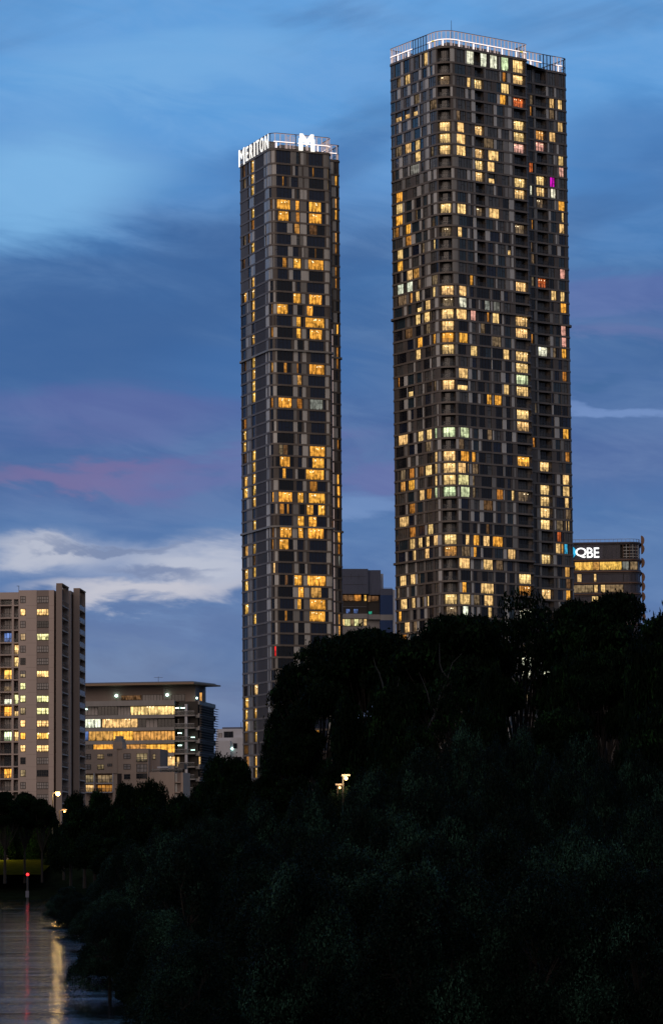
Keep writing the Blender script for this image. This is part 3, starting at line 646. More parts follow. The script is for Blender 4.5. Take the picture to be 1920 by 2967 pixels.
# ------------------------------------------------------------------ other buildings
class Face:
    """a vertical plane through a picture point: maps picture points to metres along it"""
    def __init__(s, px, D, deg):
        p = at(px, 2300, D); s.o = p[:2]; a = R(deg); s.ex = np.array([math.cos(a), math.sin(a)]); s.ey = np.array([-math.sin(a), math.cos(a)])
    def uz(s, px, py):
        v = ray(px, py); d = v[:2]; n = s.ey; t = (s.o@n)/(d@n); return float((d*t-s.o)@s.ex), EYE+v[2]*t
    def O(s): return (*s.o, 0)
    def box(s, mb, x0, x1, y0, y1, d0, d1, m):
        """box whose front outline is given in picture points and whose depth runs from d0 to d1 metres"""
        a, b = s.uz(x0, (y0+y1)/2)[0], s.uz(x1, (y0+y1)/2)[0]; z1, z0 = s.uz((x0+x1)/2, y0)[1], s.uz((x0+x1)/2, y1)[1]
        mb.box(s.O(), s.ex, s.ey, (a, d0, z0), (b, d1, z1), m); return a, b, z0, z1
    def pane(s, mb, x0, x1, y0, y1, d, m, glow=None):
        a, b = s.uz(x0, (y0+y1)/2)[0], s.uz(x1, (y0+y1)/2)[0]; z1, z0 = s.uz((x0+x1)/2, y0)[1], s.uz((x0+x1)/2, y1)[1]
        P = lambda x, z: (*(s.o+s.ex*x+s.ey*d), z)
        mb.quad([P(a, z0), P(b, z0), P(b, z1), P(a, z1)], m, glow, random.random(), [(0, 0), (b-a, 0), (b-a, z1-z0), (0, z1-z0)])
        return a, b, z0, z1
def win(face, x0, x1, y0, y1, kind, nx=2, ny=1, d=0, frame=M_FRAME, bulbs=0, dark=M_GLASS):
    """window standing in a facade at depth d: pane, frame and glazing bars"""
    mb = MB(); pn = mb.sub['pane'] = MB()
    if kind in 'glcu': a, b, z0, z1 = face.pane(pn, x0, x1, y0, y1, d-.03, dark if kind == 'gl' else M_CURTL)
    else:
        h = kind.endswith('h'); a, b, z0, z1 = face.pane(pn, x0, x1, (y0+y1)/2 if h else y0, y1, d-.03, M_LIT, tuple(c*WINK for c in vary(GLOW[kind[0]], .15)))
        if h: _, _, _, z1 = face.pane(pn, x0, x1, y0, (y0+y1)/2, d-.03, M_CURTL)
    t = .05
    B = lambda xa, xb, za, zb, dd: mb.box(face.O(), face.ex, face.ey, (xa, d-dd, za), (xb, d-.035, zb), frame)
    for k in range(nx+1): x = a+(b-a)*k/nx; B(x-t, x+t, z0-t, z1+t, .08)
    for k in range(ny+1): z = z0+(z1-z0)*k/ny; B(a, b, z-t, z+t, .07)
    for k in range(bulbs): 
        p = face.o+face.ex*(a+(b-a)*random.random())+face.ey*(d-.12); mb.ball((*p, z1-.15), .17, M_BULB, 5)
    return mb
M_CREAM = mat('pinkish_grey_render', (.50, .40, .35), .8, var=.08, vscale=.12, bump=.1, bscale=.6)
M_TAUPE = mat('taupe_render', (.27, .215, .19), .8, var=.08, vscale=.2)
M_DARKB = mat('dark_brown_groove', (.035, .022, .02), .8)
M_BEIGE = mat('beige_render', (.46, .35, .28), .8, var=.10, vscale=.15, bump=.1, bscale=.6)
M_CONC = mat('grey_concrete', (.30, .28, .27), .8, var=.15)
M_BLUEC = mat('blue_grey_cladding', (.09, .10, .15), .6, var=.12)
M_NAVY = mat('deep_blue_cladding', (.02, .05, .15), .5, var=.1)
M_WHITE = mat('pale_painted_wall', (.52, .52, .56), .7, var=.08)
M_ROOF = mat('dark_metal_roof', (.13, .10, .09), .55)
M_SOFF = mat('timber_soffit', (.30, .20, .13), .7)
M_COPP = mat('copper_fin', (.20, .105, .06), .4, metal=.3)
M_HAND = mat('steel_handrail', (.28, .28, .3), .4, metal=.5)

# ---- pale apartment block at the left edge
WINK = 2.0
F1 = Face(156, 700, -3.3); GZ = 5.0
L1 = thing('apartment_block', 'pale pinkish apartment block at the left edge, with glass balconies down its side', 'apartment block', (*F1.o, GZ))
wl = MB(); zt = F1.uz(100, 1710)[1]; u = lambda px, py=2000: F1.uz(px, py)[0]
cen = [275, 405, 530, 660, 785, 912, 1042, 1168, 1298, 1424, 1552, 1680, 1808, 1935, 2063, 2190]
cen = [1660+c/3.551 for c in cen] + [2312, 2348, 2384]
wl.box(F1.O(), F1.ex, F1.ey, (u(53), .0, GZ), (u(106), 18, zt), M_CREAM)
wl.box(F1.O(), F1.ex, F1.ey, (u(141), .0, GZ), (u(156), 18, zt-.05), M_CREAM)
wl.box(F1.O(), F1.ex, F1.ey, (u(156)+.02, 3, GZ), (u(163)-.02, 18, zt-.6), M_DARKB)
wl.box(F1.O(), F1.ex, F1.ey, (u(-70), 1.7, GZ), (u(53)-.01, 18, zt-.3), M_TAUPE)
wl.box(F1.O(), F1.ex, F1.ey, (u(-70), -.02, zt-2.1), (u(53)-.01, 1.69, zt-.45), M_CREAM)
for px in (-60, -3, 36.5): wl.box(F1.O(), F1.ex, F1.ey, (u(px)-.25, .0, GZ), (u(px)+.25, 1.69, zt-2.1), M_CREAM)
wl.build('wall', L1)
tp = MB(); tp.box(F1.O(), F1.ex, F1.ey, (u(106)+.01, .12, GZ), (u(141)-.01, 18, zt-.02), M_TAUPE); tp.build('taupe_wall', L1)
# two end blocks with a fin wall at the front and balconies along the side
ends = [(163, 180, -.3, 10.4, 1694), (213, 231, 12.0, 22.0, 1708)]
for (xa, xb, da, db, ytop) in ends:
    e = MB(); z1 = F1.uz(170, ytop)[1]; a, b = u(xa), u(xb)
    if da > 1:    # nearer the eye the same picture width is shorter, so shift for depth
        pa, pb = at(xa, 2000, 700+da)[:2], at(xb, 2000, 700+da)[:2]; a, b = float((pa-F1.o)@F1.ex), float((pb-F1.o)@F1.ex); z1 = zat(222, ytop, 700+da)
    e.box(F1.O(), F1.ex, F1.ey, (a, da, GZ), (b, da+.5, z1), M_TAUPE)
    e.box(F1.O(), F1.ex, F1.ey, (a, da+.51, GZ), (b-1.5, db, z1-.2), M_TAUPE)
    e.box(F1.O(), F1.ex, F1.ey, (a, da, z1+.01), (b+.1, db, z1+.3), M_SOFF)
    e.box(F1.O(), F1.ex, F1.ey, (b-1.49, db-.3, GZ), (b, db, z1-.02), M_CREAM)
    e.build('end_wall', L1)
    for k, cy in enumerate(cen):
        zf = F1.uz(170, cy+15)[1]
        if zf < GZ: continue
        m = MB(); m.box(F1.O(), F1.ex, F1.ey, (b-1.49, da+.51, zf-.28), (b+.03, db-.31, zf), M_CREAM)
        m.box(F1.O(), F1.ex, F1.ey, (b-.06, da+.52, zf+.01), (b-.02, db-.32, zf+1.05), M_BALU)
        m.box(F1.O(), F1.ex, F1.ey, (b-.08, da+.52, zf+1.06), (b, db-.32, zf+1.11), M_HAND)
        P = lambda y, z: (*(F1.o+F1.ex*(b-1.47)+F1.ey*y), z)
        lk = {1: 'O', 6: 'A'}.get(k) if xa == 213 else ({5: 'd'}.get(k))
        m.quad([P(da+1.2, zf), P(db-1.2, zf), P(db-1.2, zf+2.2), P(da+1.2, zf+2.2)], M_LIT if lk else M_GLASS, vary(GLOW[lk]) if lk else None, .3, [(0, 0), (8, 0), (8, 2.2), (0, 2.2)])
        m.build('balcony', L1)
st = MB(); pa, pb = at(199, 2000, 711)[:2], at(212, 2000, 711)[:2]; z1 = zat(205, 1712, 711)
xa_, xb_ = float((pa-F1.o)@F1.ex), float((pb-F1.o)@F1.ex)
st.box(F1.O(), F1.ex, F1.ey, (xa_, 10.6, GZ), (xa_+(xb_-xa_)*.5, 22, z1), M_CREAM); st.box(F1.O(), F1.ex, F1.ey, (xa_+(xb_-xa_)*.5+.02, 12.4, GZ), (xb_, 22, z1-.8), M_DARKB)
st.build('link_wall', L1)
SW = ['cu', 'Y', 'cu', 'D', 'cu', 'gl', 'Dh', 'L', 'L', 'D', 'Y', 'O', 'Y', 'gl', 'D', 'cu']
LW = ['cu', 'Y', 'gl', 'L', 'cu', 'cu', 'Y', 'g', 'L', 'L', 'Y', 'K', 'Y', 'cu', 'gl', 'cu']
LB = [None, None, None, 'V', None, None, 'K', 'Dh', 'Wh', 'O', None, 'G', None, None, 'O', None]
RB = [None, None, None, None, 'Y', 'Y', None, None, 'L', 'Yh', None, 'Y', None, None, None, None]
GLOW['D'] = (.30, .21, .11)
for k, cy in enumerate(cen):
    sw, lw, lb, rb = [q[k] if k < 16 else None for q in (SW, LW, LB, RB)]
    win(F1, 59.5, 73.5, cy-9.3, cy+9.3, sw or 'cu', 2, 2).build('window', L1)
    win(F1, 106.8, 141-.6, cy-9, cy+9, lw or 'cu', 5, 2, d=.10, bulbs=2 if lw in ('K',) else 0).build('window', L1)
    for (x0, x1, w0, w1, lk) in ((-2.5, 35.5, 9.5, 32, lb), (37.5, 53, 39.5, 52.5, rb), (-58, -4, -50, -12, None)):
        m = win(F1, w0, w1, cy-13, cy+14, lk or random.choice(('cu', 'cu', 'gl')), 3 if w1-w0 > 15 else 2, 1, d=1.66); 
        F1.box(m, x0, x1, cy+15.2, cy+18.7, -.05, 1.6, M_CREAM)
        a, b, z0, z1 = F1.box(m, x0+.3, x1-.3, cy+3, cy+3.9, .02, .08, M_FRAME)
        P = lambda x, z: (*(F1.o+F1.ex*x+F1.ey*.05), z); zb_ = F1.uz(30, cy+15)[1]
        m.quad([P(a, zb_), P(b, zb_), P(b, z0), P(a, z0)], M_BALU)
        for j in range(5): x = a+(b-a)*j/4; m.box(F1.O(), F1.ex, F1.ey, (x-.03, .02, zb_), (x+.03, .07, z0), M_FRAME)
        m.build('balcony', L1)
an = MB(); a = u(54, 1705); an.box(F1.O(), F1.ex, F1.ey, (a-.05, .3, zt), (a+.05, .4, zt+1.1), M_FRAME); an.box(F1.O(), F1.ex, F1.ey, (a-.5, .3, zt+1.0), (a+.1, .38, zt+1.1), M_FRAME); an.build('antenna', L1)
jn = MB()
for k, cy in enumerate(cen[:16]): F1.box(jn, 74.5, 105.9, cy+17.2, cy+17.7, -.012, -.002, M_TAUPE); F1.box(jn, 141.2, 155.8, cy+17.2, cy+17.7, -.012, -.002, M_TAUPE)
jn.build('joint_line', L1); done(L1)

# ---- office building with ribbon windows and overhanging roof
WINK = 1.15
FO = Face(505, 850, -8.0)
OB = thing('office_building', 'low office building with long lit ribbon windows under a wide overhanging flat roof', 'office building', (*FO.o, GZ))
k3 = 3.143; OX = lambda x: 230+x/k3; OY = lambda y: 1950+y/k3
body = MB(); zt = FO.uz(400, 2031)[1]
uo = lambda px, py=2150: FO.uz(px, py)[0]
body.box(FO.O(), FO.ex, FO.ey, (uo(200), 1.4, GZ), (uo(504), 26, zt-.2), M_CORE)
body.box(FO.O(), FO.ex, FO.ey, (uo(504)+.02, 3.4, GZ), (uo(573), 26, zt-.8), M_CORE)
body.build('core', OB)
pent = MB(); zr = FO.uz(400, 1983)[1]; 
pent.box(FO.O(), FO.ex, FO.ey, (uo(200), 5.5, zt-.2), (uo(556), 22, zr+.4), M_TAUPE); pent.build('penthouse_wall', OB)
rf = MB(); zr = zat(420, 1980, 850)
rf.hexa([(*(FO.o+FO.ex*a+FO.ey*b), z) for a, b, z in ((uo(200), 1, zr-.4), (uo(560), 1, zr-.3), (uo(604), 20, zr-.1), (uo(200), 24, zr-.4))],
        [(*(FO.o+FO.ex*a+FO.ey*b), z) for a, b, z in ((uo(200), 1, zr+.2), (uo(560), 1, zr+.2), (uo(604), 20, zr+.3), (uo(200), 24, zr+.2))], M_SOFF)
rf.hexa([(*(FO.o+FO.ex*a+FO.ey*b), z) for a, b, z in ((uo(200), 3, zr+.21), (uo(556), 3, zr+.21), (uo(596), 19, zr+.31), (uo(200), 22, zr+.21))],
        [(*(FO.o+FO.ex*a+FO.ey*b), z) for a, b, z in ((uo(200), 4, zr+.7), (uo(552), 4, zr+.7), (uo(590), 18, zr+.7), (uo(200), 21, zr+.7))], M_ROOF)
rf.build('roof', OB)
for (xa, xb, ya, yb, kd, n) in ((345, 528, 196, 238, 'd', 5), (540, 722, 190, 248, 'cu', 7), (806, 928, 188, 248, 'gl', 4)):
    win(FO, OX(xa), OX(xb), OY(ya), OY(yb), kd, n, 1, d=5.45).build('window', OB)
for yb0, yb1 in ((255, 302), (385, 418), (500, 530), (618, 650), (732, 762), (850, 880), (965, 995), (1085, 1115)):
    m = MB(); FO.box(m, 200, OX(864), OY(yb0), OY(yb1), -.1, 1.3, M_CONC); m.build('floor_band', OB)
RIB = [  # ribbon windows, floor by floor
 (304, 384, [(38, 160, 'g'), (162, 340, 'gl'), (342, 455, 'g'), (458, 862, 'Y')]), (419, 499, [(38, 185, 'W'), (200, 522, 'Y'), (525, 600, 'gl'), (600, 705, 'g'), (707, 862, 'gl')]),
 (531, 617, [(38, 75, 'V'), (77, 300, 'A'), (302, 480, 'O'), (482, 862, 'A')]), (651, 731, [(38, 115, 'gl'), (120, 300, 'O'), (420, 600, 'A'), (602, 862, 'O')]),
 (763, 849, [(700, 862, 'Y')]), (881, 964, [(650, 862, 'gl')]), (996, 1084, [(650, 862, 'gl')])]
for ya, yb, L in RIB:
    for xa, xb, kd in L:
        win(FO, OX(xa), OX(xb), OY(ya), OY(yb), kd, max(1, round((xb-xa)/32)), 1, d=1.2, bulbs=(xb-xa)//80 if kd in 'YW' else 0).build('window', OB)
for ya, yb, kd in ((296, 380, 'gl'), (412, 494, 'gl'), (530, 612, 'gl'), (648, 728, 'gl'), (762, 850, 'Y'), (878, 962, 'gl'), (990, 1080, 'gl')):
    win(FO, OX(868), OX(955), OY(ya), OY(yb), kd, 3, 1, d=3.3).build('window', OB); win(FO, OX(985), OX(1084), OY(ya), OY(yb), kd, 4, 1, d=3.3).build('window', OB)
    m = MB(); FO.box(m, OX(866), OX(1050), OY(yb+2), OY(yb+14), .2, 3.2, M_CONC); FO.box(m, OX(868), OX(1046), OY(yb-34), OY(yb-30), .25, .3, M_HAND); a, b, z0, z1 = FO.box(m, OX(868), OX(1046), OY(yb-29), OY(yb), .26, .29, M_BALU); m.build('balcony', OB)
    m = MB(); FO.box(m, OX(1050)+.1, OX(1086), OY(yb), OY(yb+26), 1.4, 3.2, M_CONC); m.build('floor_band', OB)
m = MB(); FO.box(m, OX(958), OX(981), OY(285), OY(1120), .35, 1.3, M_WHITE); m.build('column', OB)
m = MB(); FO.box(m, OX(1093), OX(1101), OY(160), OY(262), 6.0, 6.4, M_FRAME); FO.box(m, OX(738), OX(745), OY(140), OY(250), 5.0, 5.3, M_HAND); m.build('roof_post', OB)
m = MB(); FO.box(m, OX(1062), OX(1086), OY(165), OY(262), 5.6, 8, M_LIT); 
p = FO.uz(OX(1075), OY(210)); 
mw = win(FO, OX(1062), OX(1086), OY(170), OY(262), 'A', 1, 1, d=5.4); mw.build('window', OB)
for lx, ly, s_ in ((302, 200, .42), (768, 192, .42), (1040, 222, .3)):
    m = MB(); q = FO.uz(OX(lx), OY(ly)); P = FO.o+FO.ex*q[0]+FO.ey*5.0; m.ball((*P, q[1]), s_, M_WBULB, 8); m.box((*P, 0), FO.ex, FO.ey, (-.06, 0, zt-.1), (.06, .1, q[1]-s_), M_FRAME); m.build('wall_lamp', OB)
for lx, ly in ((48, 330), (884, 318), (934, 318), (906, 548), (1026, 586), (908, 660), (1026, 702)):
    m = MB(); q = FO.uz(OX(lx), OY(ly)); P = FO.o+FO.ex*q[0]+FO.ey*1.0; m.box((*P, 0), FO.ex, FO.ey, (-.55, 0, q[1]-.12), (.55, .1, q[1]+.12), M_WBULB); m.build('ceiling_light', OB)
# louvred side wall
ez = np.array([math.sin(R(9.6))*-1, math.cos(R(9.6))]); 
SO = FO.o+FO.ex*uo(575)+FO.ey*2.0; sdir = at(625, 2150, 874)[:2]-SO; slen = float(np.linalg.norm(sdir)); sdir /= slen; sn = np.array([sdir[1], -sdir[0]])
m = MB(); m.box((*SO, 0), sdir, -sn, (0, .5, GZ), (slen, 6, zt-.3), M_CORE); 
for k in range(8): z = zt-1.2-k*3.62; m.box((*SO, 0), sdir, -sn, (0, 0, z), (slen, .49, z+1.1), M_CONC)
m.build('side_wall', OB)
for k in range(36):
    z = zt-1.6-k*.72
    if z < GZ: break
    m = MB(); m.box((*SO, 0), sdir, -sn, (-.1, -.75, z), (slen+(.6 if k % 5 else 1.0), -.05, z+.10), M_ROOF); m.build('louvre', OB)
m = MB()
for px_, dy_ in ((460, 0), (395, 0)):
    a = uo(px_); m.box(FO.O(), FO.ex, FO.ey, (a-.04, 8, zr+.3), (a+.04, 8.1, zr+(3.2 if px_ == 443 else 1.0)), M_FRAME)
a = uo(443); m.box(FO.O(), FO.ex, FO.ey, (a-.05, 8, zr+.3), (a+.05, 8.1, zr+2.4), M_FRAME); m.box(FO.O(), FO.ex, FO.ey, (a-1.3, 8, zr+2.1), (a+1.3, 8.08, zr+2.18), M_FRAME)
m.build('antenna', OB); done(OB)

# ---- beige flats in front of it
FB = Face(430, 745, -8.0)
BB = thing('apartment_building', 'small beige apartment building with a chimney-like stair tower, in front of the office building', 'apartment building', (*FB.o, GZ))
ub = lambda px, py=2250: FB.uz(px, py)[0]; zt = FB.uz(380, OY(692))[1]
m = MB(); m.box(FB.O(), FB.ex, FB.ey, (ub(200), 0, FB.uz(300, OY(916))[1]), (ub(430), 14, zt), M_BEIGE)
m.box(FB.O(), FB.ex, FB.ey, (ub(OX(303)), 0, GZ), (ub(430), 14, FB.uz(300, OY(916))[1]-.01), M_BEIGE)
m.box(FB.O(), FB.ex, FB.ey, (ub(200), 1.8, GZ), (ub(OX(303))-.01, 14, FB.uz(300, OY(916))[1]-.01), M_BEIGE)
m.box(FB.O(), FB.ex, FB.ey, (ub(430)+.01, 1.8, GZ), (ub(OX(722)), 12, zt-.05), M_TAUPE)
m.build('wall', BB)
m = MB(); FB.box(m, OX(306), OX(392), OY(628), OY(693), -.25, 5, M_BEIGE); FB.box(m, OX(316), OX(388), OY(600), OY(627), .2, 4, M_CONC); FB.box(m, OX(322), OX(378), OY(575), OY(599), .6, 3.5, M_CONC); FB.box(m, OX(306), OX(344), OY(693), OY(915), -.25, 0, M_BEIGE); m.build('stair_tower', BB)
for xa, xb, ya, yb, kd in ((47, 103, 742, 785, 'cu'), (165, 222, 742, 785, 'D'), (256, 297, 738, 757, 'cu'), (404, 465, 737, 782, 'g'), (522, 617, 734, 808, 'D'), (655, 680, 738, 785, 'D'), (47, 103, 836, 880, 'cu'), (165, 222, 836, 880, 'D'), (256, 297, 830, 850, 'cu'), (404, 465, 833, 878, 'g'), (522, 617, 832, 905, 'g'), (408, 462, 925, 968, 'gl'), (520, 617, 918, 962, 'gl')):
    win(FB, OX(xa), OX(xb), OY(ya), OY(yb), kd, 3 if xb-xa > 70 else 2, 2, d=-.01 if xa < 640 else 1.78).build('window', BB)
for xa, xb, ya, yb, kd in ((38, 130, 930, 1002, 'D'), (148, 302, 930, 1002, 'D'), (38, 130, 1020, 1085, 'Y'), (148, 302, 1020, 1085, 'o')):
    m = win(FB, OX(xa+6), OX(xb-6), OY(ya), OY(yb), kd, 4, 1, d=1.75); FB.box(m, OX(xa), OX(xb), OY(yb), OY(yb+9), -.1, 1.7, M_WHITE); FB.box(m, OX(xa), OX(xb), OY(yb-34), OY(yb), 0, .04, M_BALU); FB.box(m, OX(xa), OX(xb), OY(yb-37), OY(yb-34), -.02, .06, M_HAND)
    FB.box(m, OX(xb)-.5, OX(xb)+2.5, OY(ya-14), OY(yb-.5), -.1, 1.7, M_WHITE); m.build('balcony', BB)
m = MB(); FB.box(m, OX(345), OX(386), OY(918), OY(1060), -.02, .4, M_DARKB); m.build('doorway', BB)
m = MB(); FB.box(m, OX(655), OX(660), OY(845), OY(895), 1.5, 1.6, M_HAND); FB.box(m, OX(520), OX(618), OY(786), OY(790), -.6, -.55, M_HAND); FB.box(m, OX(520), OX(618), OY(791), OY(810), -.6, -.57, M_BALU); m.build('balustrade', BB)
done(BB)
FS = Face(OX(862), 738, -8.0)
SB = thing('annexe_building', 'low windowless beige annexe with a roof terrace, beside the small beige apartment building', 'building', (*FS.o, GZ))
us = lambda px, py=2270: FS.uz(px, py)[0]; zt = FS.uz(470, OY(905))[1]
m = MB(); m.box(FS.O(), FS.ex, FS.ey, (us(OX(638)), 0, GZ), (us(OX(866)), 10, zt), M_BEIGE)
SE = us(OX(866)); m.box(FS.O(), FS.ex, FS.ey, (SE+.01, 1, GZ), (SE+1.6, 9.9, zt-.2), M_TAUPE); m.box(FS.O(), FS.ex, FS.ey, (us(OX(920)), .6, GZ), (us(OX(940)), 9.9, zt-.1), M_BEIGE); m.build('wall', SB)
for k in range(4): m = MB(); FS.box(m, OX(866)+.2, OX(920), OY(918+k*92+75), OY(918+k*92+84), .2, .98, M_BEIGE); FS.box(m, OX(866)+.2, OX(884), OY(918+k*92), OY(918+k*92+74), .7, .98, M_PANEL); m.build('balcony', SB)
m = MB(); FS.box(m, OX(655), OX(938), OY(880), OY(902), .3, .36, M_BALU); FS.box(m, OX(655), OX(938), OY(876), OY(880), .28, .38, M_HAND); m.build('balustrade', SB)
m = MB(); FS.box(m, OX(735), OX(810), OY(882), OY(900), 1.5, 3, M_FRAME); m.build('planter', SB)
m = MB(); a, b, z0, z1 = FS.box(m, OX(690), OX(790), OY(850), OY(866), 2.5, 6, M_WHITE); m.build('shade_sail', SB)
m = MB(); FS.box(m, OX(868), OX(924), OY(826), OY(872), 4, 8, M_WALL); m.build('roof_box', SB); done(SB)

# ---- small bluish building between the office and the slim tower
FW = Face(640, 1000, -4)
WB = thing('pale_building', 'small pale bluish building with stepped roof, seen between the office building and the slim tower', 'building', (*FW.o, GZ))
m = MB(); FW.box(m, OX(1240), 720, OY(588), 2440, 2.5, 16, M_WHITE); m.build('wall', WB)
m = MB(); FW.box(m, OX(1235), OX(1475), OY(505), OY(587.5), 5, 15, M_WHITE); FW.box(m, OX(1280), OX(1462), OY(487), OY(504.5), 7, 14, M_BLUEC); m.build('upper_storey', WB)
m = MB(); FW.box(m, OX(1240), OX(1375), OY(618), 2440, 0, 2.45, M_WHITE); m.build('front_wing', WB)
for xa, xb, ya, yb, kd in ((1255, 1285, 545, 588, 'g'), (1395, 1428, 640, 686, 'gl'), (1395, 1462, 765, 830, 'gl')): win(FW, OX(xa), OX(xb), OY(ya), OY(yb), kd, 1, 1, d=2.45 if ya > 600 else 4.95).build('window', WB)
win(FW, OX(1302), OX(1385), OY(530), OY(586), 'gl', 2, 1, d=4.95).build('window', WB)
m = MB(); q = FW.uz(OX(1385), OY(690)); P = FW.o+FW.ex*q[0]+FW.ey*2.2; m.ball((*P, q[1]), .35, M_WBULB, 8); m.build('wall_lamp', WB)
m = MB(); FW.box(m, OX(1459), OX(1463), OY(445), OY(505), 4, 4.2, M_FRAME); m.build('antenna', WB); done(WB)

# ---- grey and blue building between the towers
FG = Face(1067, 960, 6)
GB = thing('hotel_building', 'grey concrete building with a deep blue end panel, standing between the two skyscrapers', 'building', (*FG.o, GZ))
GX = lambda x: 960+x/5.5; GY = lambda y: 1520+y/5.5
m = MB(); FG.box(m, GX(130), GX(585), GY(705), GY(1105), 0, 16, M_BLUEC); FG.box(m, GX(588), GX(790), GY(722), GY(1115), .8, 15, M_BLUEC); FG.box(m, GX(792), GX(855), GY(760), GY(1020), 5, 15.2, M_WHITE); m.build('upper_block', GB)
m = MB(); FG.box(m, GX(130), GX(575), GY(1108), GY(1420), 1.5, 16, M_CORE); FG.box(m, GX(578), GX(775), GY(1117), GY(1430), 2, 15, M_CORE); FG.box(m, GX(130), GX(575), GY(1421), GY(1497), .2, 16, M_CONC); FG.box(m, GX(578), GX(778), GY(1431), GY(1510), .6, 15, M_CONC); FG.box(m, GX(130), GX(778), GY(1498), GY(2600), 1.6, 15, M_CONC); m.build('lower_block', GB)
m = MB(); FG.box(m, GX(780), GX(975), GY(1020), GY(1125), 0, 14, M_BLUEC); FG.box(m, GX(780), GX(975), GY(1126), GY(1435), 0, 14, M_NAVY); FG.box(m, GX(780), GX(975), GY(1436), GY(1525), 0, 14, M_CONC); FG.box(m, GX(780), GX(975), GY(1526), GY(2600), 0, 14, M_NAVY)
q0 = FG.uz(GX(976), GY(1100)); m.box(FG.O(), FG.ex, FG.ey, (q0[0], .3, GZ), (q0[0]+.9, 14, q0[1]+1.3), M_WHITE); m.build('blue_end_block', GB)
m = MB(); FG.box(m, GX(790), GX(970), GY(1003), GY(1008), 1, 1.1, M_HAND); FG.box(m, GX(800), GX(804), GY(1008), GY(1020), 1, 1.1, M_HAND); FG.box(m, GX(960), GX(964), GY(1008), GY(1020), 1, 1.1, M_HAND); m.build('roof_railing', GB)
m = MB()
for k in range(3): FG.box(m, GX(190+k*120), GX(193+k*120), GY(780), GY(870), -.02, -.005, M_FRAME)
FG.box(m, GX(170), GX(540), GY(827), GY(831), -.03, -.022, M_FRAME); FG.box(m, GX(190), GX(560), GY(955), GY(960), -.03, -.022, M_FRAME); m.build('joint_line', GB)
for xa, xb, ya, yb, kd in ((180, 365, 1115, 1215, 'd'), (368, 480, 1115, 1215, 'o'), (526, 565, 1118, 1215, 'K'), (240, 300, 1340, 1412, 'V'), (360, 430, 1340, 1412, 'V'), (590, 640, 1125, 1230, 'd'), (650, 760, 1130, 1220, 'd'), (600, 655, 1375, 1425, 'N'), (690, 760, 1215, 1225, 'g')):
    win(FG, GX(xa), GX(xb), GY(ya), GY(yb), kd, 2, 1, d=1.42 if xa < 576 else 1.9).build('window', GB)
for xa, xb, kd in ((172, 215, 'Y'), (218, 305, 'L'), (312, 368, 'D'), (372, 440, 'L'), (445, 500, 'D'), (524, 568, 'Y')): win(FG, GX(xa), GX(xb), GY(1502), GY(1612), kd, 2, 1, d=1.55).build('window', GB)
m = MB(); FG.box(m, GX(130), GX(560), GY(1303), GY(1308), 1.0, 1.1, M_HAND); m.build('balustrade', GB); done(GB)

# ---- curved office tower with white letters at the right
QX = lambda x: 1620+x/5.133; QY = lambda y: 1520+y/5.133
qc = at(1856, 1600, 1100)[:2]; gL, gR = eLR(-4); qf = lambda a, b: tuple(qc+gL*a+gR*b)
QP = Perim([(*qf(22, -46), 2), (*qf(0, -46), 2), (*qf(0, 0), 4.5), (*qf(22, 0), 4)])
QB = thing('office_tower', 'round-cornered brown office tower with white lit letters, at the right behind the wide skyscraper', 'office tower', (*qc, GZ))
def qz(y): return zat(QX(700), QY(y), 1092)
m = MB(); m.prism([tuple(QP.off(i, -1.2)) for i in range(QP.n)], GZ, qz(225), M_CORE); m.build('core', QB)
M_QB = mat('brown_metal_band', (.07, .056, .062), .5, var=.15); M_QG = mat('mauve_grey_glass', (.05, .045, .06), .2, spec=.9, var=.3, vscale=.8)
for y0, y1 in ((222, 262), (470, 520), (640, 700), (815, 865), (975, 1035), (1110, 1180), (1270, 1335), (1430, 1500), (1590, 1660), (1750, 1820), (1910, 1980)):
    m = MB(); QP.ring(m, qz(y1), qz(y0), -1.1, .05, M_QB); QP.ring(m, qz((y0+y1)/2+4), qz((y0+y1)/2-6), .05, .45, M_COPP if y0 > 400 else M_QB); m.build('floor_band', QB)
ru = lambda x, y=900: hu(QP, QX(x), QY(y))
for y0, y1, L in ((262, 470, [(100, 915, 'gl'), (1050, 1178, 'gl')]), (520, 640, [(232, 500, 'K'), (505, 600, 'A'), (605, 930, 'K'), (940, 1040, 'g'), (1060, 1170, 'D')]),
                  (700, 815, [(200, 262, 'q'), (265, 330, 'Y'), (335, 505, 'q'), (515, 550, 'Y'), (555, 950, 'q'), (955, 1175, 'q')]),
                  (865, 975, [(200, 500, 'D'), (515, 570, 'Y'), (575, 612, 'q'), (615, 680, 'Y'), (685, 950, 'D'), (955, 1175, 'q')]),
                  (1035, 1110, [(200, 478, 'q'), (480, 575, 'Y'), (580, 618, 'q'), (620, 665, 'Y'), (670, 1175, 'q')]), (1180, 1270, [(200, 1175, 'q')]), (1335, 1430, [(200, 1175, 'q')]), (1500, 1590, [(200, 1175, 'q')]), (1660, 1750, [(200, 1175, 'q')])):
    for xa, xb, kd in L:
        a, b = ru(xa), ru(xb); m = MB(); QP.strip(m, a, b, qz(y1), qz(y0), -.2, M_QG if kd in ('q', 'gl') else M_LIT, None if kd in ('q', 'gl') else vary(GLOW[kd], .1), random.random())
        n = max(1, round((b-a)/1.6))
        for j in range(n+1): uu = min(max(a+(b-a)*j/n, a+.04), b-.04); QP.solid(m, uu-.04, uu+.04, qz(y1), qz(y0), -.19, -.12, M_FRAME)
        m.build('window', QB)
m = MB(); a, b = ru(1180), QP.L*.98; QP.strip(m, a, b, GZ, qz(262), -.25, M_QG); m.build('window', QB)
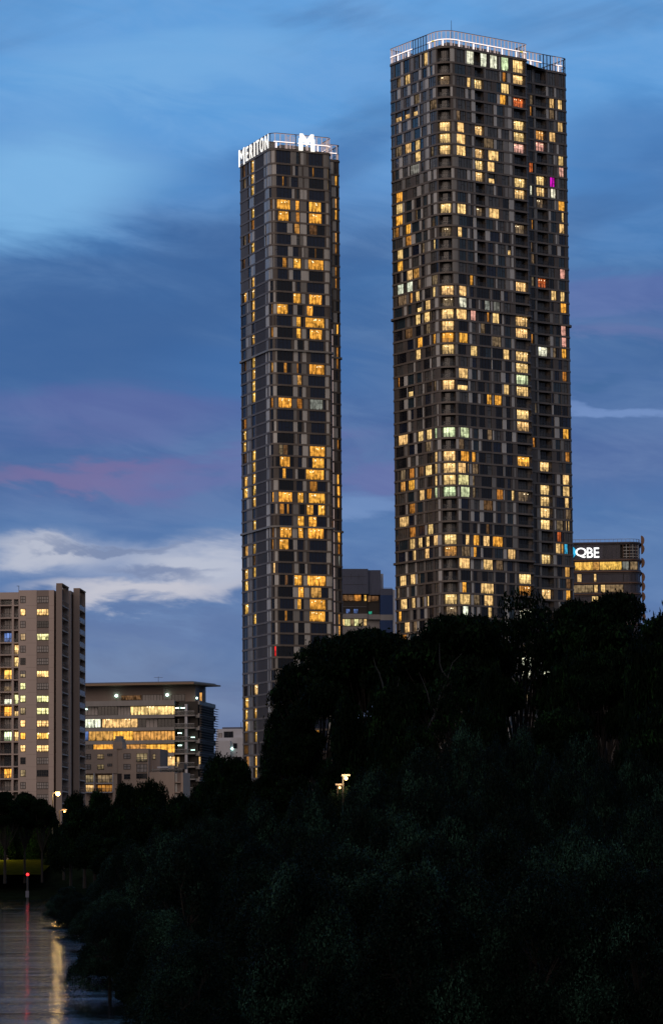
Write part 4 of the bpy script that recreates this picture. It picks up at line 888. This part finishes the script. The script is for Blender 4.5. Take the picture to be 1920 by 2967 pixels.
# corner lattice
m = MB(); a, b = ru(955), ru(1175)
for j in range(6): uu = a+(b-a)*j/5; QP.solid(m, uu-.07, uu+.07, qz(470), qz(262), 0, .2, M_PANEL if j % 2 else M_COPP)
for y in (300, 350, 400, 440): QP.solid(m, a, b, qz(y+7), qz(y), .05, .15, M_PANEL)
m.build('corner_lattice', QB)
for y in (185, 315, 520, 740, 880, 1035, 1190, 1340):
    m = MB(); c0 = QP.pt(ru(1178), 0); q0 = np.array(qf(5.5, .3))
    for j in range(6): 
        t0, t1 = math.pi*(j/6-.5), math.pi*((j+1)/6-.5); z = qz(y)
        P = lambda t, y_: (*(q0+gR*(math.cos(t)*1.25)+gL*y_), z+math.sin(t)*1.8)
        for y_, w_ in ((-1.2, 0), (1.2, 0)): m.quad([P(t0, y_), P(t1, y_), (*(q0+gL*y_), z)], M_COPP)
        m.quad([P(t0, -1.2), P(t0, 1.2), P(t1, 1.2), P(t1, -1.2)], M_COPP)
    m.build('copper_hood', QB)
m = MB(); 
for j in range(34):
    uu = 24+j*1.55
    if uu < QP.L: QP.solid(m, uu, uu+.09, qz(222), qz(178), -.4, -.3, M_HAND)
QP.ring(m, qz(182), qz(176), -.42, -.28, M_HAND); m.build('roof_railing', QB)
done(QB)
qs = thing('letter_sign', 'white illuminated three letter sign beside a round blue emblem, high on the brown office tower', 'sign', (*QP.pt(ru(300), .3), qz(455)))
for ch, xa, xb in (('Q', 248, 408), ('B', 415, 508), ('E', 520, 598)):
    a, b = ru(xa), ru(xb); zlo, zhi = qz(455), qz(305)
    text_mb(ch, 1, .1, .004, M_SIGN2, lambda x, y, d: (*QP.pt(a+(b-a)*x, .45+d*3), zlo+(zhi-zlo)*y)).build('letter', qs)
em = MB(); a = ru(200); zc = (qz(455)+qz(305))/2+.3
for j in range(14):
    t0, t1 = 2*math.pi*j/14, 2*math.pi*(j+1)/14; P = lambda t, r, o: (*QP.pt(a-.9+math.cos(t)*r*1.0, o), zc+math.sin(t)*r)
    em.quad([P(t0, 1.1, .4), P(t0, 2.3, .4), P(t1, 2.3, .4), P(t1, 1.1, .4)], M_CYAN); em.quad([P(t0, 2.3, .2), P(t0, 2.3, .4), P(t1, 2.3, .4), P(t1, 2.3, .2)], M_CYAN)
em.build('emblem', qs); done(qs)

# ---- low houses glimpsed through the trees
for (xa, xb, ya, yb, D, lab) in ((985, 1050, 2185, 2300, 420, 'low house with a white framed window, half hidden among dark trees under the slim tower'),):
    F = Face(xa, D, 0); b = thing('low_house', lab, 'house', (*F.o, GZ))
    m = MB(); F.box(m, xa-60, xb, ya-3, yb+180, 0, 8, M_TAUPE); m.build('wall', b); m = MB(); F.box(m, xa-62, xb+2, ya-9, ya-3.1, -.6, 8.4, M_ROOF); m.build('roof', b)
    win(F, xa+12, xb-14, 2191, 2213, 'cu', 1, 1, frame=M_WHITE).build('window', b); win(F, xb-2, xb-.5, 2200, 2216, 'Y', 1, 1).build('window', b); done(b)

# ------------------------------------------------------------------ ground and water
def bank_x(y):                       # right-hand water's edge of the river
    if y < 109: return -7.4+(109-y)*.06
    return float(np.interp(y, [109, 130, 165, 200, 260, 345, 420], [-7.0, -11.5, -14.0, -17.5, -24.5, -33.0, -40]))
def ground_z(x, y):
    right = np.clip((x-bank_x(min(max(y, 60), 420))+.5)/5, 0, 1)*2.0
    far = np.clip((y-468)/7, 0, 1)*2.4+np.clip((y-478)/22, 0, 1)*2.4
    hill = np.clip((y-230)/120, 0, 1)*np.clip((x+10)/40, 0, 1)*3.5
    z = -1.6+max(right*1.6, far*1.0) + (0 if max(right, far) > 0 else 0)
    return float(max(z+hill*.5 if right > 0 else z, -1.6)) if y < 480 else float(min(4.9, z+1.6*0+2.0 if z > 2.6 else z))
xs = [-6000, -2500, -900, -400, -200, -140]+list(np.arange(-110, 120, 3.0))+[140, 200, 400, 900, 2500, 6000]
ys = [-200, 0, 40]+list(np.arange(60, 640, 6.0))+[700, 900, 1300, 2500, 5000, 9000]
gm = bpy.data.meshes.new('ground')
vv = [(x, y, (4.85 if y > 500 else ground_z(x, y))) for y in ys for x in xs]; nx = len(xs)
gm.from_pydata(vv, [], [(j*nx+i, j*nx+i+1, (j+1)*nx+i+1, (j+1)*nx+i) for j in range(len(ys)-1) for i in range(nx-1)])
gm.materials.append(mat('dark_grass_soil', (.006, .009, .005), .95, spec=0, var=.4, vscale=.5, bump=.4, bscale=1.5))
g = bpy.data.objects.new('ground', gm); C.objects.link(g); g['kind'] = 'structure'
lm = bpy.data.meshes.new('park_lawn'); lm.from_pydata([(-90, 481, 3.9), (-47, 481, 3.9), (-47, 508, 6.3), (-100, 508, 6.3)], [], [(0, 1, 2, 3)])
lm.materials.append(mat('lawn_grass', (.022, .022, .003), .95, spec=0, var=.35, vscale=.8, bump=.5, bscale=2)); lo = bpy.data.objects.new('park_lawn', lm); C.objects.link(lo); lo['kind'] = 'structure'  # yellowish sheet cut to the lit patch; part of the lamplight is painted in
wm = bpy.data.meshes.new('water'); wm.from_pydata([(-3000, -300, 0), (200, -300, 0), (200, 474, 0), (-3000, 474, 0)], [], [(0, 1, 2, 3)])
m = bpy.data.materials.new('river_water'); m.use_nodes = True; t = NB(m.node_tree); p = m.node_tree.nodes['Principled BSDF']
p.inputs['Base Color'].default_value = (.004, .006, .008, 1); p.inputs['Roughness'].default_value = .06; p.inputs['IOR'].default_value = 1.33; p.inputs['Specular IOR Level'].default_value = .5; p.inputs['Specular Tint'].default_value = (.38, .36, .36, 1)
tc = t.n('ShaderNodeTexCoord'); mp = t.n('ShaderNodeMapping'); t.l(tc.outputs['Object'], mp.inputs[0]); mp.inputs['Scale'].default_value = (.35, .9, 1)
b1 = t.n('ShaderNodeBump'); b1.inputs['Strength'].default_value = .35; b1.inputs['Distance'].default_value = .13; mp3 = t.n('ShaderNodeMapping'); t.l(tc.outputs['Object'], mp3.inputs[0]); mp3.inputs['Scale'].default_value = (.10, .16, 1)
t.l(t.m('ADD', t.noise(mp.outputs[0], 1.8, 4, .6), t.m('MULTIPLY', t.noise(mp3.outputs[0], 1.0, 2, .5), 4.0)), b1.inputs['Height'])
mp2 = t.n('ShaderNodeMapping'); t.l(tc.outputs['Object'], mp2.inputs[0]); mp2.inputs['Scale'].default_value = (.02, .12, 1)
t.l(t.ramp(t.noise(mp2.outputs[0], 1.0, 3, .5), [(.35, (.03,)*3+(1,)), (.7, (.14,)*3+(1,))]), p.inputs['Roughness'])
t.l(b1.outputs[0], p.inputs['Normal']); wm.materials.append(m)
wa = bpy.data.objects.new('water', wm); C.objects.link(wa); wa['kind'] = 'structure'

# ------------------------------------------------------------------ trees
def leaf_mat(name, a, b, rough, spec):
    m = bpy.data.materials.new(name); m.use_nodes = True; t = NB(m.node_tree); p = m.node_tree.nodes['Principled BSDF']
    gi = t.n('ShaderNodeNewGeometry'); oi = t.n('ShaderNodeObjectInfo'); pn = t.smooth(t.noise(gi.outputs['Position'], .42, 3, .6), .46, .66)
    f = t.m('FRACT', t.m('ADD', gi.outputs['Random Per Island'], oi.outputs['Random'])); kk = t.m('ADD', .10, t.m('MULTIPLY', pn, t.m('ADD', .45, t.m('MULTIPLY', oi.outputs['Random'], .75))))
    t.l(t.mix(t.m('MULTIPLY', kk, t.m('POWER', f, 1.6)), (*a, 1), (*b, 1)), p.inputs['Base Color']); p.inputs['Roughness'].default_value = rough; p.inputs['Specular IOR Level'].default_value = spec  # scattered paler leaves paint in glints and highlights on the clumps
    return m
M_LEAF = leaf_mat('dark_gum_leaves', (.0010, .0034, .0013), (.011, .036, .011), .6, .03)
M_MANG = leaf_mat('glossy_mangrove_leaves', (.0006, .0024, .0015), (.030, .078, .054), .5, .04)
M_BARK = mat('grey_bark', (.014, .014, .015), .9, var=.4, vscale=2)
M_BARKD = mat('dark_bark', (.008, .006, .005), .9, var=.3, vscale=2)
def crown_mesh(name, blobs, n, size, m, seed, up=.35, shell=.55):
    """many leaf faces scattered through overlapping clumps; blobs = (x, y, z, rx, ry, rz)"""
    r = np.random.default_rng(seed); B = np.array(blobs, float)
    wgt = (B[:, 3]*B[:, 4]+B[:, 3]*B[:, 5]); wgt /= wgt.sum(); idx = r.choice(len(B), n, p=wgt); b = B[idx]
    d = r.normal(size=(n, 3)); d /= np.linalg.norm(d, axis=1)[:, None]
    d[:, 2] = np.where((d[:, 2] < 0) & (r.random(n) < up), -d[:, 2], d[:, 2])
    rad = shell+(1-shell)*r.random(n)**.7+np.where(r.random(n) < .10, r.random(n)*.22, 0)
    ph = np.sin(d[:, 0]*7+b[:, 0]*3)*np.sin(d[:, 1]*6+b[:, 1]*2)*np.cos(d[:, 2]*6)
    rad *= 1+.16*ph
    c = b[:, :3]+d*b[:, 3:]*rad[:, None]
    nrm = d*.8+r.normal(size=(n, 3))*.75; nrm /= np.linalg.norm(nrm, axis=1)[:, None]
    a = np.cross(nrm, r.normal(size=(n, 3))); a /= np.linalg.norm(a, axis=1)[:, None]; q = np.cross(nrm, a)
    s = size*r.uniform(.6, 1.3, n)[:, None]
    V = np.stack([c-a*s, c-q*s*.42+nrm*s*.1, c+a*s, c+q*s*.42+nrm*s*.1], 1).reshape(-1, 3)
    me = bpy.data.meshes.new(name); me.vertices.add(4*n); me.vertices.foreach_set('co', V.astype(np.float32).ravel())
    me.loops.add(4*n); me.loops.foreach_set('vertex_index', np.arange(4*n, dtype=np.int32)); me.polygons.add(n)
    me.polygons.foreach_set('loop_start', np.arange(0, 4*n, 4, dtype=np.int32)); me.materials.append(m); me.update(calc_edges=True); me.validate()
    return me
def limbs(blobs, base_r, m, seed, h0=0.0, lean=0):
    rr = random.Random(seed); mb = MB(); top = max(b[2] for b in blobs); fork = h0+(top-h0)*.32
    p = np.array([0, 0, h0-1.5]); q = np.array([lean*.3, 0, fork]); mb.tube(p, q, base_r*1.25, base_r*.85, m, 9)
    for b in blobs:
        e = np.array(b[:3]); mid = q+(e-q)*.5+np.array([rr.uniform(-.6, .6), rr.uniform(-.6, .6), rr.uniform(-.2, .9)]); k = rr.uniform(.3, .5)
        mb.tube(q, mid, base_r*k, base_r*k*.65, m, 6); mb.tube(mid, e, base_r*k*.65, base_r*.1, m, 6)
        for _ in range(2): f = e+np.array([rr.uniform(-1, 1)*b[3], rr.uniform(-1, 1)*b[4], rr.uniform(-.2, .6)*b[5]])*.8; mb.tube(mid, f, base_r*k*.35, base_r*.06, m, 5)
    return mb
def gen_blobs(seed, R_, H, n, flat=.55, low=.35):
    """clump centres for a crown R_ wide and H tall (base at z = 0)"""
    rr = random.Random(seed); out = []
    for i in range(n):
        a = 2*math.pi*(i*.618)+rr.uniform(-.4, .4); k = math.sqrt((i+.5)/n); z = H*(low+(1-low)*(1-k*k*.75))*rr.uniform(.86, 1.0)
        r0 = R_*rr.uniform(.30, .46); out.append((math.cos(a)*R_*k*.78, math.sin(a)*R_*k*.78, z-r0*flat, r0, r0, r0*flat))
    return out
PROTO = {}
def proto(kind, var):
    key = (kind, var)
    if key in PROTO: return PROTO[key]
    if kind == 'gum': bl = gen_blobs(10+var, 1.0*9, 20, 17, .36, .62); cm = crown_mesh('crown', bl, 42000 if var < 3 else (6500 if var == 3 else 15000), .27, M_LEAF, var, .4, .35); tr = limbs(bl, .55, M_BARKD, var)
    elif kind == 'round': bl = gen_blobs(30+var, 7.0, 12, 12, .75, .30); cm = crown_mesh('crown', bl, 24000, .26, M_LEAF, 50+var, .3, .3); tr = limbs(bl, .4, M_BARKD, var+50)
    else: bl = [(x, y, z, r*.72, r*.72, q*.85) for x, y, z, r, r2, q in gen_blobs(60+var, 5.2, 8, 19, .9, .12)]+[(3.2*math.cos(q*.9), 3.2*math.sin(q*.9), 1.4, 2.1, 2.1, 1.6) for q in range(7)]; cm = crown_mesh('crown', bl, 60000, .088, M_MANG, 90+var, .7, .72); cm2 = None; tr = limbs(bl, .22, M_BARKD, var+90)
    o = tr.build('trunk'); tm = o.data; bpy.data.objects.remove(o)
    zz = np.empty(len(cm.vertices)*3, np.float32); cm.vertices.foreach_get('co', zz); ht = float(np.percentile(zz[2::3], 99.6))
    PROTO[key] = (cm, tm, ({'gum': 9, 'round': 7, 'mangrove': 4.6}[kind], ht)); return PROTO[key]
def tree(kind, var, px, ytop, D, wpx, label, group=None, gz=3.0, name=None, cat='tree', rz=None, trunk=None):
    """a tree whose crown centre is seen at px and whose top is seen at ytop"""
    cm, tm, (r0, h0) = proto(kind, var); p = at(px, ytop, D); H = p[2]-gz; W = wpx/F_PX*D
    o = thing(name or 'tree', label, cat, (p[0], p[1], gz), group); del o['_o']
    s = W/(2*r0*.95); o.rotation_euler = (0, 0, random.uniform(0, 6.28) if rz is None else rz); o.scale = (s, s, H/h0)
    for nm, me in (('crown', cm), ('trunk', tm)):
        c = bpy.data.objects.new(nm, me); C.objects.link(c); c.parent = o
    return o
# tall gums in front of the towers (each its own silhouette)
GUM = 'tall dark tree whose flat layered crown '
tree('gum', 4, 925, 1852, 335, 300, GUM+'hides the right foot of the slim tower', gz=4, rz=.5)
tree('gum', 1, 1075, 1830, 330, 400, GUM+'rises just below the gap between the skyscrapers', gz=4, rz=2.1)
tree('gum', 2, 1325, 1794, 322, 400, GUM+'covers the left foot of the wide tower', gz=4, rz=4.0)
tree('gum', 3, 1500, 1714, 330, 360, GUM+'covers the right foot of the wide tower', gz=4, rz=1.2)
tree('gum', 0, 1752, 1728, 318, 370, GUM+'reaches highest, below the office tower with white letters', gz=4, rz=3.3)
tree('gum', 2, 1650, 1748, 326, 210, GUM+'fills the space under the wide tower\'s right flank', gz=4, rz=.3)
tree('gum', 2, 1985, 1718, 300, 320, 'tall dark tree cut by the right edge of the photo', gz=4, rz=5.1)
tree('round', 0, 812, 2058, 350, 125, 'small dark tree leaning out to the left at the foot of the slim tower', gz=4)
tree('round', 1, 685, 2200, 430, 150, 'round dark tree standing before the foot of the slim tower', gz=4)
tree('round', 2, 640, 2196, 440, 120, 'bushy dark tree right of the office building louvres', gz=4)
mid = 'dark tree in the shaded belt beneath the tall layered crowns'
for i, (px, yt, D, w_) in enumerate(((860, 2060, 322, 190), (1010, 2030, 310, 170), (1150, 1990, 305, 210), (1320, 1950, 308, 210), (1425, 1935, 300, 130), (1650, 1900, 300, 180), (1720, 1900, 296, 210), (1870, 1880, 290, 210), (1400, 2060, 285, 200), (1620, 2060, 280, 220), (1200, 2110, 290, 180), (1880, 2060, 262, 220), (820, 2180, 330, 170), (950, 2230, 300, 120))):
    tree('round' if i % 3 else 'gum', i % 4 if i % 3 == 0 else i % 3, px, yt, D, w_, mid, 'shaded trees beneath the tall crowns', gz=4)
# belt of trees before the left-hand buildings
for i, (px, yt, D, w_, lab) in enumerate(((440, 2268, 520, 130, 'round dark tree in front of the small beige apartment building'), (365, 2276, 530, 110, 'dark tree left of the round one before the beige apartment building'), (290, 2296, 540, 90, 'small dark tree below the foot of the pale apartment block, right of the street lamp'),
        (520, 2308, 470, 120, 'low dark tree in front of the beige annexe'), (590, 2270, 455, 130, 'dark tree below the louvred side of the office building'), (215, 2300, 560, 80, 'small tree directly behind the street lamp'))):
    tree('round', i % 3, px, yt, D, w_, lab, gz=4.2)
far = 'dark tree massed behind the river bank at left'
for i, (px, yt, D, w_) in enumerate(((245, 2345, 440, 110), (330, 2335, 420, 120), (420, 2345, 400, 130), (500, 2340, 385, 120), (580, 2325, 370, 140), (680, 2290, 350, 150), (760, 2262, 335, 150), (840, 2262, 315, 150), (205, 2385, 450, 100), (275, 2420, 400, 120), (355, 2430, 380, 130))):
    tree('round', i % 3, px, yt, D, w_*1.3, far, 'trees massed behind the left river bank', gz=3.5)
for i, (px, yt, D, w_) in enumerate(((-30, 2330, 525, 110), (35, 2335, 530, 110), (95, 2330, 527, 110), (140, 2345, 560, 80), (215, 2335, 535, 90), (5, 2395, 515, 90), (70, 2400, 518, 90), (125, 2395, 516, 90), (190, 2410, 520, 90), (245, 2420, 470, 100), (160, 2440, 500, 80))):
    tree('round', i % 3, px, yt, D, w_, 'dark hedge-like tree behind the lit park grass at the left edge', 'trees behind the lit park grass', gz=3.4)
for i, (px, yt, D, w_, lab) in enumerate(((15, 2298, 476, 120, 'leafy dark tree at the left edge above the lit grass'), (72, 2300, 482, 100, 'leafy dark tree above the red marker light'), (122, 2318, 480, 90, 'leafy dark tree left of the street lamp'), (-60, 2290, 480, 140, 'dark shore tree cut by the left edge'), (185, 2400, 478, 90, 'lowest dark shore tree, right of the red marker light'))):
    tree('gum', i % 4, px, yt, D, w_, lab, gz=3.6)
# mangroves along the near bank
prof = ([150, 240, 330, 400, 500, 640, 760, 850, 960, 1103, 1209, 1297, 1396, 1490, 1560, 1621, 1708, 1770, 1814, 1920, 2100], [2660, 2560, 2480, 2420, 2400, 2360, 2330, 2310, 2270, 2206, 2175, 2118, 2090, 2100, 2135, 2134, 2140, 2156, 2187, 2200, 2210])
mlab = 'dark glossy mangrove crown in the black mass of foliage on the near bank'
rm = random.Random(5); cnt = 0
for D, frac, step in ((330, 0, 125), (285, .04, 125), (245, .10, 135), (205, .02, 165), (178, .14, 180), (152, .30, 195), (132, .48, 215), (116, .64, 240), (101, .80, 260), (90, .92, 300), (81, 1.0, 330)):
    xb = bank_x(D)+1.6; pxl = 960+xb/D*F_PX
    px = pxl+wd_ if False else pxl+rm.uniform(0, step*.2)
    while px < 2060:
        hi = float(np.interp(px, *prof)); low_ = 2490+1.0*F_PX/D*.4
        yt = hi+(low_-hi)*frac+rm.uniform(-12, 55)
        if D > 210 and px > 900: yt = max(yt, hi+40)
        zt_ = zat(px, yt, D)
        edge = min(1, .55+(px-pxl)/(step*2.2))
        zt_ = 1.2+(zt_-1.2)*edge if zt_ > 3 else 3.5*edge+1
        if zt_ < 2.8: zt_ = 2.8
        p = at(px, 2500, D); cm, tm, (r0, h0) = proto('mangrove', cnt % 4)
        o = thing('mangrove', mlab, 'mangrove', (p[0], p[1]+rm.uniform(-4, 4), .4), 'mangroves massed along the near bank'); del o['_o']
        s = step*1.22/F_PX*D/(2*r0)*(.75 if edge < .8 else 1); o.scale = (s, s*1.15, (zt_-.4)/h0); o.rotation_euler = (0, 0, rm.uniform(0, 6.28))
        for nm, me in (('crown', cm), ('trunk', tm)): c = bpy.data.objects.new(nm, me); C.objects.link(c); c.parent = o
        cnt += 1; px += step*rm.uniform(.85, 1.1)
# bare pale trunks standing in the dark before the tall crowns
for px0, pts, lab, D in ((1150, [(1095, 2230), (1090, 2180), (1100, 2130), (1118, 2090), (1132, 2010)], 'bare pale forked trunk rising in the dark below the gap between the skyscrapers', 313),
                     (1265, [(1240, 2170), (1262, 2110), (1282, 2065), (1296, 2010), (1325, 1975)], 'bare pale curving trunk in the dark below the left foot of the wide tower', 311)):
    P = [at(x-20, y, D) for x, y in pts]; b = at(pts[0][0]-20, 2490, D); o = thing('bare_tree', lab, 'tree', (b[0], b[1], 3.5)); m = MB()
    rb = random.Random(int(px0)); ch = [np.array([b[0], b[1], 3.0])]+P
    for j in range(len(ch)-1): m.tube(ch[j], ch[j+1], .26*(1-j*.15), .26*(1-(j+1)*.15), M_BARK, 7)
    for j in (2, 3, 4, 5):
        a = ch[j]; d = np.array([(-1)**j*.5, 0, 1.0])
        for q in range(4): e = a+d*rb.uniform(.7, 1.1)+np.array([rb.uniform(-.5, .5), 0, rb.uniform(-.1, .3)]); m.tube(a, e, .10-.02*q, .08-.02*q, M_BARK, 5); a = e
    m.build('trunk', o); done(o)

# ------------------------------------------------------------------ lamps and marker
def lamp(px, y, D, r, lab, power, col=(1, .62, .2), base=4.6, nm='street_lamp', arm=.9, es=7):
    p = at(px, y, D); o = thing(nm, lab, 'street lamp', (p[0], p[1], base)); m = MB()
    m.tube((p[0]-arm, p[1], base), (p[0]-arm, p[1], p[2]+.2), .12, .08, M_FRAME, 8); m.build('pole', o)
    m = MB(); m.tube((p[0]-arm, p[1], p[2]+.15), (p[0], p[1], p[2]+.3), .05, .05, M_RAIL, 6); m.box((p[0], p[1], 0), (1, 0), (0, 1), (-.4, -.2, p[2]+.22), (.4, .2, p[2]+.38), M_RAIL); m.build('arm', o)
    mm_ = mat('sodium_lamp_'+str(px), (1, .8, .5), .5, emit=col, es=es); m = MB(); m.ball((p[0], p[1], p[2]), r, mm_, 10); m.build('lamp_head', o)
    ld = bpy.data.lights.new('lamp_light', 'POINT'); ld.energy = power; ld.color = col; ld.shadow_soft_size = .4
    l = bpy.data.objects.new('lamp_light', ld); C.objects.link(l); l.location = (p[0], p[1]-.7, p[2]-.3); done(o)
    return o
lamp(168, 2301, 505, .36, 'tall street lamp glowing yellow above the trees beside the pale apartment block', 500, es=14)
lamp(187, 2352, 512, .17, 'small orange path lamp just right of the tall street lamp', 120, (1, .45, .12))
lamp(1002, 2256, 283, .17, 'bright warm lamp among the dark trees under the slim tower', 250, (1, .68, .3), base=4, arm=.3, es=5)
lamp(984, 2283, 285, .11, 'small orange lamp below the bright one under the slim tower', 60, (1, .5, .15), base=4, arm=.2)
lamp(-40, 2440, 508, .12, 'low park lamp at the left edge lighting the grass behind the shore trees', 3600, (.95, .8, .15), base=4.6, arm=.3, es=.8)
lamp(14, 2343, 503, .30, 'street lamp at the left edge of the photo, half hidden by dark shore trees', 300, es=16)
p = at(80, 2535, 452); o = thing('channel_marker', 'river marker post with a small red light near the far shore', 'marker', (p[0], p[1], 0))
m = MB(); m.tube((p[0], p[1], -1.5), (p[0], p[1], p[2]-.15), .16, .14, M_FRAME, 8); m.build('post', o)
m = MB(); m.box((p[0], p[1], 0), (1, 0), (0, 1), (-.28, -.25, .6), (.22, -.17, 1.6), M_BLUEC); m.build('board', o)
m = MB(); m.ball((p[0], p[1], p[2]), .22, mat('red_marker_lamp', (1, .05, .03), .5, emit=(1, .015, .02), es=5), 8); m.build('lamp', o); done(o)
